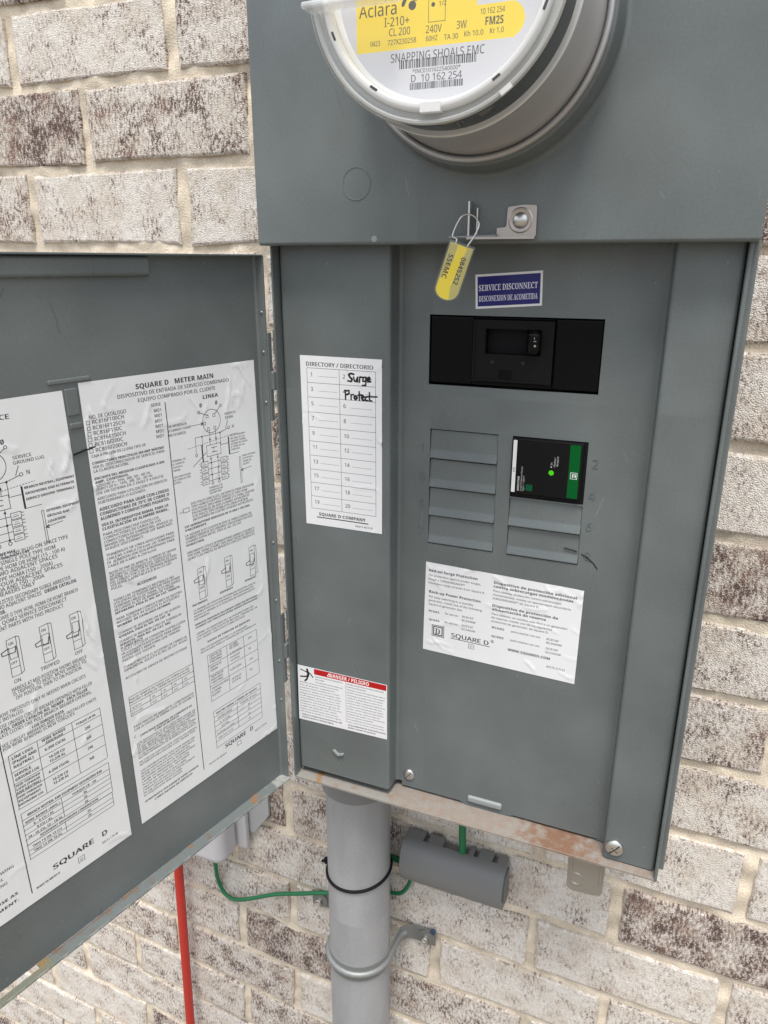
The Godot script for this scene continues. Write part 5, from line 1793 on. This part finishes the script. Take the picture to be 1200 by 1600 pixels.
# ---------------------------------------------------------------- seal
func seal() -> void:
	var t := thing("seal_tag", "yellow and clear plastic seal hanging from its wire below the meter", "security seal", Vector3(31, 104, 50))
	var X := Transform3D(Basis(Vector3(0, 1, 0), 0.25) * Basis(Vector3(0, 0, 1), -0.315) * Basis.from_scale(Vector3(1.06, 0.92, 1.0)), Vector3(32.2, 124.6, 52.0))
	var g := Pg.new(15, 40, 16.0, Color(0.76, 0.71, 0.40))
	var yel := Color(0.96, 0.86, 0.10)
	# the yellow strip sweeps from the top middle to the lower left
	for i in 80:
		var v := i / 80.0
		var a := lerpf(5.2, 0.8, clampf((v - 0.30) * 2.6, 0.0, 1.0))
		var b := lerpf(11.4, 8.8, clampf(v * 1.2, 0.0, 1.0)) if v < 0.72 else lerpf(8.8, 10.6, (v - 0.72) * 3.5)
		g.rect(a, v * 40.0, b - a, 0.6, yel)
	var ink := Color(0.12, 0.12, 0.12)
	g.t("SSEMC", 1.7, 8.5, 3.0, 18, 1, 0, ink, 2)
	g.t("0845252", 9.6, 8.0, 2.9, 20, 1, 0, ink, 2)
	var mb := Mb.new()
	mb.xf = X
	var sh := PackedVector2Array([Vector2(7.7, 20), Vector2(-7.7, 20)])
	for i in 13:
		var a := PI + PI * i / 12
		sh.append(Vector2(7.7 * cos(a), -13.0 + 7.7 * sin(a)))
	mb.extrude(sh, true, Vector3(0, 0, -2.4), Vector3(1, 0, 0), Vector3(0, 1, 0), Vector3(0, 0, 4.4))
	var body := obj("yellow_insert", mb, mat(Color(0.80, 0.68, 0.10), 0.4), t)
	mb = Mb.new()
	mb.xf = X
	for i in sh.size():
		var p0 := sh[i] * 0.97
		var p1 := sh[(i + 1) % sh.size()] * 0.97
		mb.tri(Vector3(0, 2, 2.15), Vector3(p0.x, p0.y, 2.15), Vector3(p1.x, p1.y, 2.15), Vector3(0, 0, 1), Vector3(0, 0, 1), Vector3(0, 0, 1), Vector2(0.5, 0.45), Vector2(0.5 + p0.x / 16, 0.5 - p0.y / 42), Vector2(0.5 + p1.x / 16, 0.5 - p1.y / 42))
	obj("printed_face", mb, print_material(g, 0.4), body)
	mb = Mb.new()
	mb.xf = X
	var out := PackedVector2Array()
	for q in sh:
		out.append(q * Vector2(1.13, 1.06) + Vector2(0, 0.4))
	mb.extrude(out, true, Vector3(0, 0, -3.6), Vector3(1, 0, 0), Vector3(0, 1, 0), Vector3(0, 0, 7.0))
	obj("clear_shell", mb, M.glass, t)
	mb = Mb.new()
	mb.tube(curve([X * Vector3(-4.6, 17, 0), X * Vector3(-4.6, 23, 0), Vector3(30.5, 149, 50), Vector3(36.0, 160.5, 49), Vector3(42.5, 162.0, 47), Vector3(48.4, 156.5, 48), Vector3(46.6, 149, 50), Vector3(42.0, 141.5, 52), X * Vector3(4.4, 20, 0), X * Vector3(4.2, 16, 0)], 7), 0.58, 9)
	obj("wire_loop", mb, M.steel, t)

# ---------------------------------------------------------------- conduit and what is fixed beside it
func conduit_things() -> void:
	var ax := Vector3(-96, 0, -54)
	var t := thing("conduit", "thick grey plastic conduit running down from the underside of the panel", "conduit", Vector3(-96, -GROUND, -54))
	var mb := Mb.new()
	mb.lathe(PackedVector2Array([Vector2(37, -GROUND - 30), Vector2(37, -371)]), ax, Vector3.UP, 72)
	obj("pipe", mb, pipe_material(), t)
	mb = Mb.new()
	mb.lathe(PackedVector2Array([Vector2(37.1, -424), Vector2(40.6, -424), Vector2(41.6, -423), Vector2(41.6, -371), Vector2(30, -370.6)]), ax, Vector3.UP, 72)
	obj("adapter", mb, M.pvc_dark, t)
	# two-eared strap
	t = thing("conduit_strap", "galvanised two-eared strap holding the grey conduit to the wall", "pipe strap", Vector3(-96, -672, -100))
	var arc := []
	for i in 17:
		var a := PI + 0.12 - (PI + 0.24) * i / 16
		arc.append(Vector2(-96, -54) + Vector2(cos(a), sin(a)) * 38.8)
	var path := Array(bend([Vector2(-186, -98.6), Vector2(-137, -98.6), arc[0]], 15.0, 6))
	path.append_array(arc.slice(1, 16))
	path.append_array(Array(bend([arc[16], Vector2(-55, -98.6), Vector2(-13, -98.6)], 15.0, 6)))
	mb = Mb.new()
	var pv := PackedVector2Array(path)
	pv.reverse()
	mb.sheet(pv, 1.8, Vector3(0, -683, 0), Vector3(1, 0, 0), Vector3(0, 0, 1), Vector3(0, 22, 0))
	M.galvanised = mat(Color(0.24, 0.25, 0.25), 0.5, 0.5)
	var strap := obj("band", mb, M.galvanised, t)
	mb = Mb.new()
	var ridge := PackedVector3Array()
	for i in range(4, path.size() - 4):
		ridge.append(Vector3(path[i].x, -672, path[i].y))
	mb.tube(ridge, 4.2, 12)
	obj("rib", mb, M.galvanised, strap)
	for x in [-24.5, -174.0]:
		mb = Mb.new()
		mb.lathe(PackedVector2Array([Vector2(11.2, 0), Vector2(11.0, 1.4), Vector2(0, 1.5)]), Vector3(x, -672, -98.3), Vector3(0, 0, 1), 28)
		obj("ear", mb, M.zinc, strap)
		mb = Mb.new()
		mb.lathe(PackedVector2Array([Vector2(5.0, 0), Vector2(5.0, 2.8), Vector2(4.4, 3.4), Vector2(2.2, 3.4), Vector2(1.8, 2.4), Vector2(0, 2.2)]), Vector3(x - 1.5, -675, -96.8), Vector3(0, 0, 1), 6)
		obj("screw", mb, M.steel, t)
	mb = Mb.new()
	mb.lathe(PackedVector2Array([Vector2(3.6, 0), Vector2(3.4, 3.0), Vector2(0, 3.2)]), Vector3(-16, -660, -99.5), Vector3(0, 0, 1), 14)
	obj("wall_plug", mb, mat(Color(0.03, 0.06, 0.12), 0.5), t)
	# cable tie
	t = thing("cable_tie", "black cable tie pulled tight round the grey conduit", "cable tie", Vector3(-96, -548, -54))
	mb = Mb.new()
	var loop := PackedVector3Array()
	for i in 41:
		var a := TAU * i / 40
		loop.append(Vector3(-96 + cos(a) * 38.0, -546 + 4.0 * cos(a) - 2.0 * sin(a), -54 + sin(a) * 38.0))
	mb.tube(loop, 1.9, 8)
	var band := obj("band", mb, M.black_dull, t)
	mb = Mb.new()
	mb.xf = Transform3D(Basis(Vector3(0, 0, 1), 0.5), Vector3(-136.5, -549, -50))
	mb.rbox(Vector3(-3.6, -3.4, -3), Vector3(3.4, 3.2, 3), 0.9, 2)
	mb.rbox(Vector3(-8.0, -1.3, -1.6), Vector3(-3.0, 1.3, 1.6), 0.5, 1)
	obj("lock", mb, M.black_dull, band)
	# bonding bridge cover
	t = thing("bonding_bridge", "dark grey slotted bonding terminal cover on the bricks below the panel", "bonding terminal", Vector3(10, -545, -101))
	mb = Mb.new()
	var prof := PackedVector2Array([Vector2(-570, -101), Vector2(-512, -101)])
	for i in 21:
		var a := PI * i / 20
		prof.append(Vector2(-541 + 29.0 * cos(a), -86 + 20.0 * sin(a)))
	var rev := PackedVector2Array(prof)
	# slots along the top edge: the body in slices, with short slices set back between them
	var cuts := [[-50.0, -28.0, true], [-28.0, -22.0, false], [-22.0, -4.0, true], [-4.0, 27.0, false], [27.0, 33.0, true], [33.0, 38.5, false], [38.5, 55.0, true], [55.0, 60.5, false], [60.5, 72.0, true]]
	var low := PackedVector2Array([Vector2(-570, -101), Vector2(-519, -101), Vector2(-519, -89.0)])
	for i in range(2, prof.size()):
		low.append(prof[i])
	for q in cuts:
		var pp := rev if q[2] else low
		mb.extrude(pp, true, Vector3(q[0], 0, 0), Vector3(0, 1, 0), Vector3(0, 0, 1), Vector3(q[1] - q[0], 0, 0))
	obj("cover", mb, M.pvc_dark, t)
	mb = Mb.new()
	mb.extrude(bend([Vector2(-564, -98), Vector2(-520, -98), Vector2(-520, -82), Vector2(-532, -72), Vector2(-550, -72), Vector2(-564, -84)], 7.0, 4), true, Vector3(72.0, 0, 0), Vector3(0, 1, 0), Vector3(0, 0, 1), Vector3(1.6, 0, 0))
	obj("end_cap", mb, mat(Color(0.12, 0.13, 0.13), 0.5), t)
	# utility box
	t = thing("utility_box", "pale grey plastic utility box half hidden behind the open door", "junction box", Vector3(-350, -620, -101))
	mb = Mb.new()
	mb.rbox(Vector3(-440, -619, -88), Vector3(-288, -430, -45), 14.0, 5)
	var bx := obj("lid", mb, M.box_grey, t)
	mb = Mb.new()
	mb.rbox(Vector3(-452, -618, -97), Vector3(-277, -424, -86), 4.0, 3)
	obj("rim", mb, M.box_grey, bx)
	mb = Mb.new()
	mb.extrude(PackedVector2Array([Vector2(-440, -600), Vector2(-272, -596), Vector2(-247, -560), Vector2(-247, -420), Vector2(-440, -420)]), true, Vector3(0, 0, -102.4), Vector3(1, 0, 0), Vector3(0, 1, 0), Vector3(0, 0, 4.5))
	obj("back_plate", mb, mat(Color(0.38, 0.39, 0.40), 0.5), t)

func pipe_material() -> StandardMaterial3D:
	var m := StandardMaterial3D.new()
	var s := 512
	var a := noise_bytes(s, s, 0.02, 97, 4, 1.0, 0.25)
	var b := noise_bytes(s, s, 0.2, 98)
	var d := PackedByteArray()
	d.resize(s * s * 3)
	var base := Color(0.295, 0.303, 0.315).linear_to_srgb()
	for i in s * s:
		var f := 1.0 + (a[i] - 128) * 0.0005 + (b[i] - 128) * 0.0002
		d[i * 3] = int(base.r * f * 255)
		d[i * 3 + 1] = int(base.g * f * 255)
		d[i * 3 + 2] = int(base.b * f * 255)
	m.albedo_texture = ImageTexture.create_from_image(Image.create_from_data(s, s, false, Image.FORMAT_RGB8, d))
	m.roughness = 0.42
	m.uv1_triplanar = true
	m.uv1_world_triplanar = true
	m.uv1_scale = Vector3(2.5, 2.5, 2.5)
	return m

func wires() -> void:
	var t := thing("ground_wire", "thick green wire dropping from the panel into the bonding terminal cover", "wire", Vector3(20, -510, -88))
	var mb := Mb.new()
	mb.tube(curve([Vector3(21, -366, -84), Vector3(18.5, -440, -86), Vector3(19, -480, -87), Vector3(20.5, -523, -88)]), 4.2, 14)
	obj("insulation", mb, M.green_wire, t)
	t = thing("ground_wire", "green wire passing behind the conduit from the strap to the bonding cover", "wire", Vector3(-60, -560, -92))
	mb = Mb.new()
	mb.tube(curve([Vector3(-120, -566, -96), Vector3(-85, -562, -96), Vector3(-62, -560, -94), Vector3(-47, -560, -90)]), 4.0, 12)
	obj("insulation", mb, M.green_wire, t)
	t = thing("ground_wire", "thin green wire curling up under the end of the bonding cover", "wire", Vector3(-60, -600, -92))
	mb = Mb.new()
	mb.tube(curve([Vector3(-130, -612, -97), Vector3(-95, -617, -96), Vector3(-73, -615, -94), Vector3(-57, -608, -92), Vector3(-46, -588, -90), Vector3(-43, -566, -90)]), 2.6, 12)
	obj("insulation", mb, M.green_wire, t)
	t = thing("ground_wire", "thin green wire looping from the utility box to the strap's left ear", "wire", Vector3(-260, -700, -96))
	mb = Mb.new()
	mb.tube(curve([Vector3(-334, -600, -92), Vector3(-337.5, -675, -94), Vector3(-336, -700, -95), Vector3(-328, -719, -95), Vector3(-313, -725, -95), Vector3(-290, -716, -95), Vector3(-242, -688, -95), Vector3(-205, -672, -95), Vector3(-176, -659, -95), Vector3(-160, -655, -97)], 9), 2.7, 12)
	obj("insulation", mb, M.green_wire, t)
	t = thing("red_tube", "straight red plastic tube running down the wall behind the open door", "tube", Vector3(-410, -GROUND, -85))
	mb = Mb.new()
	mb.tube(PackedVector3Array([Vector3(-392, -560, -88), Vector3(-396, -700, -84), Vector3(-404.5, -990, -82), Vector3(-412, -GROUND - 20, -82)]), 6.6, 18)
	obj("tube_wall", mb, M.red, t)
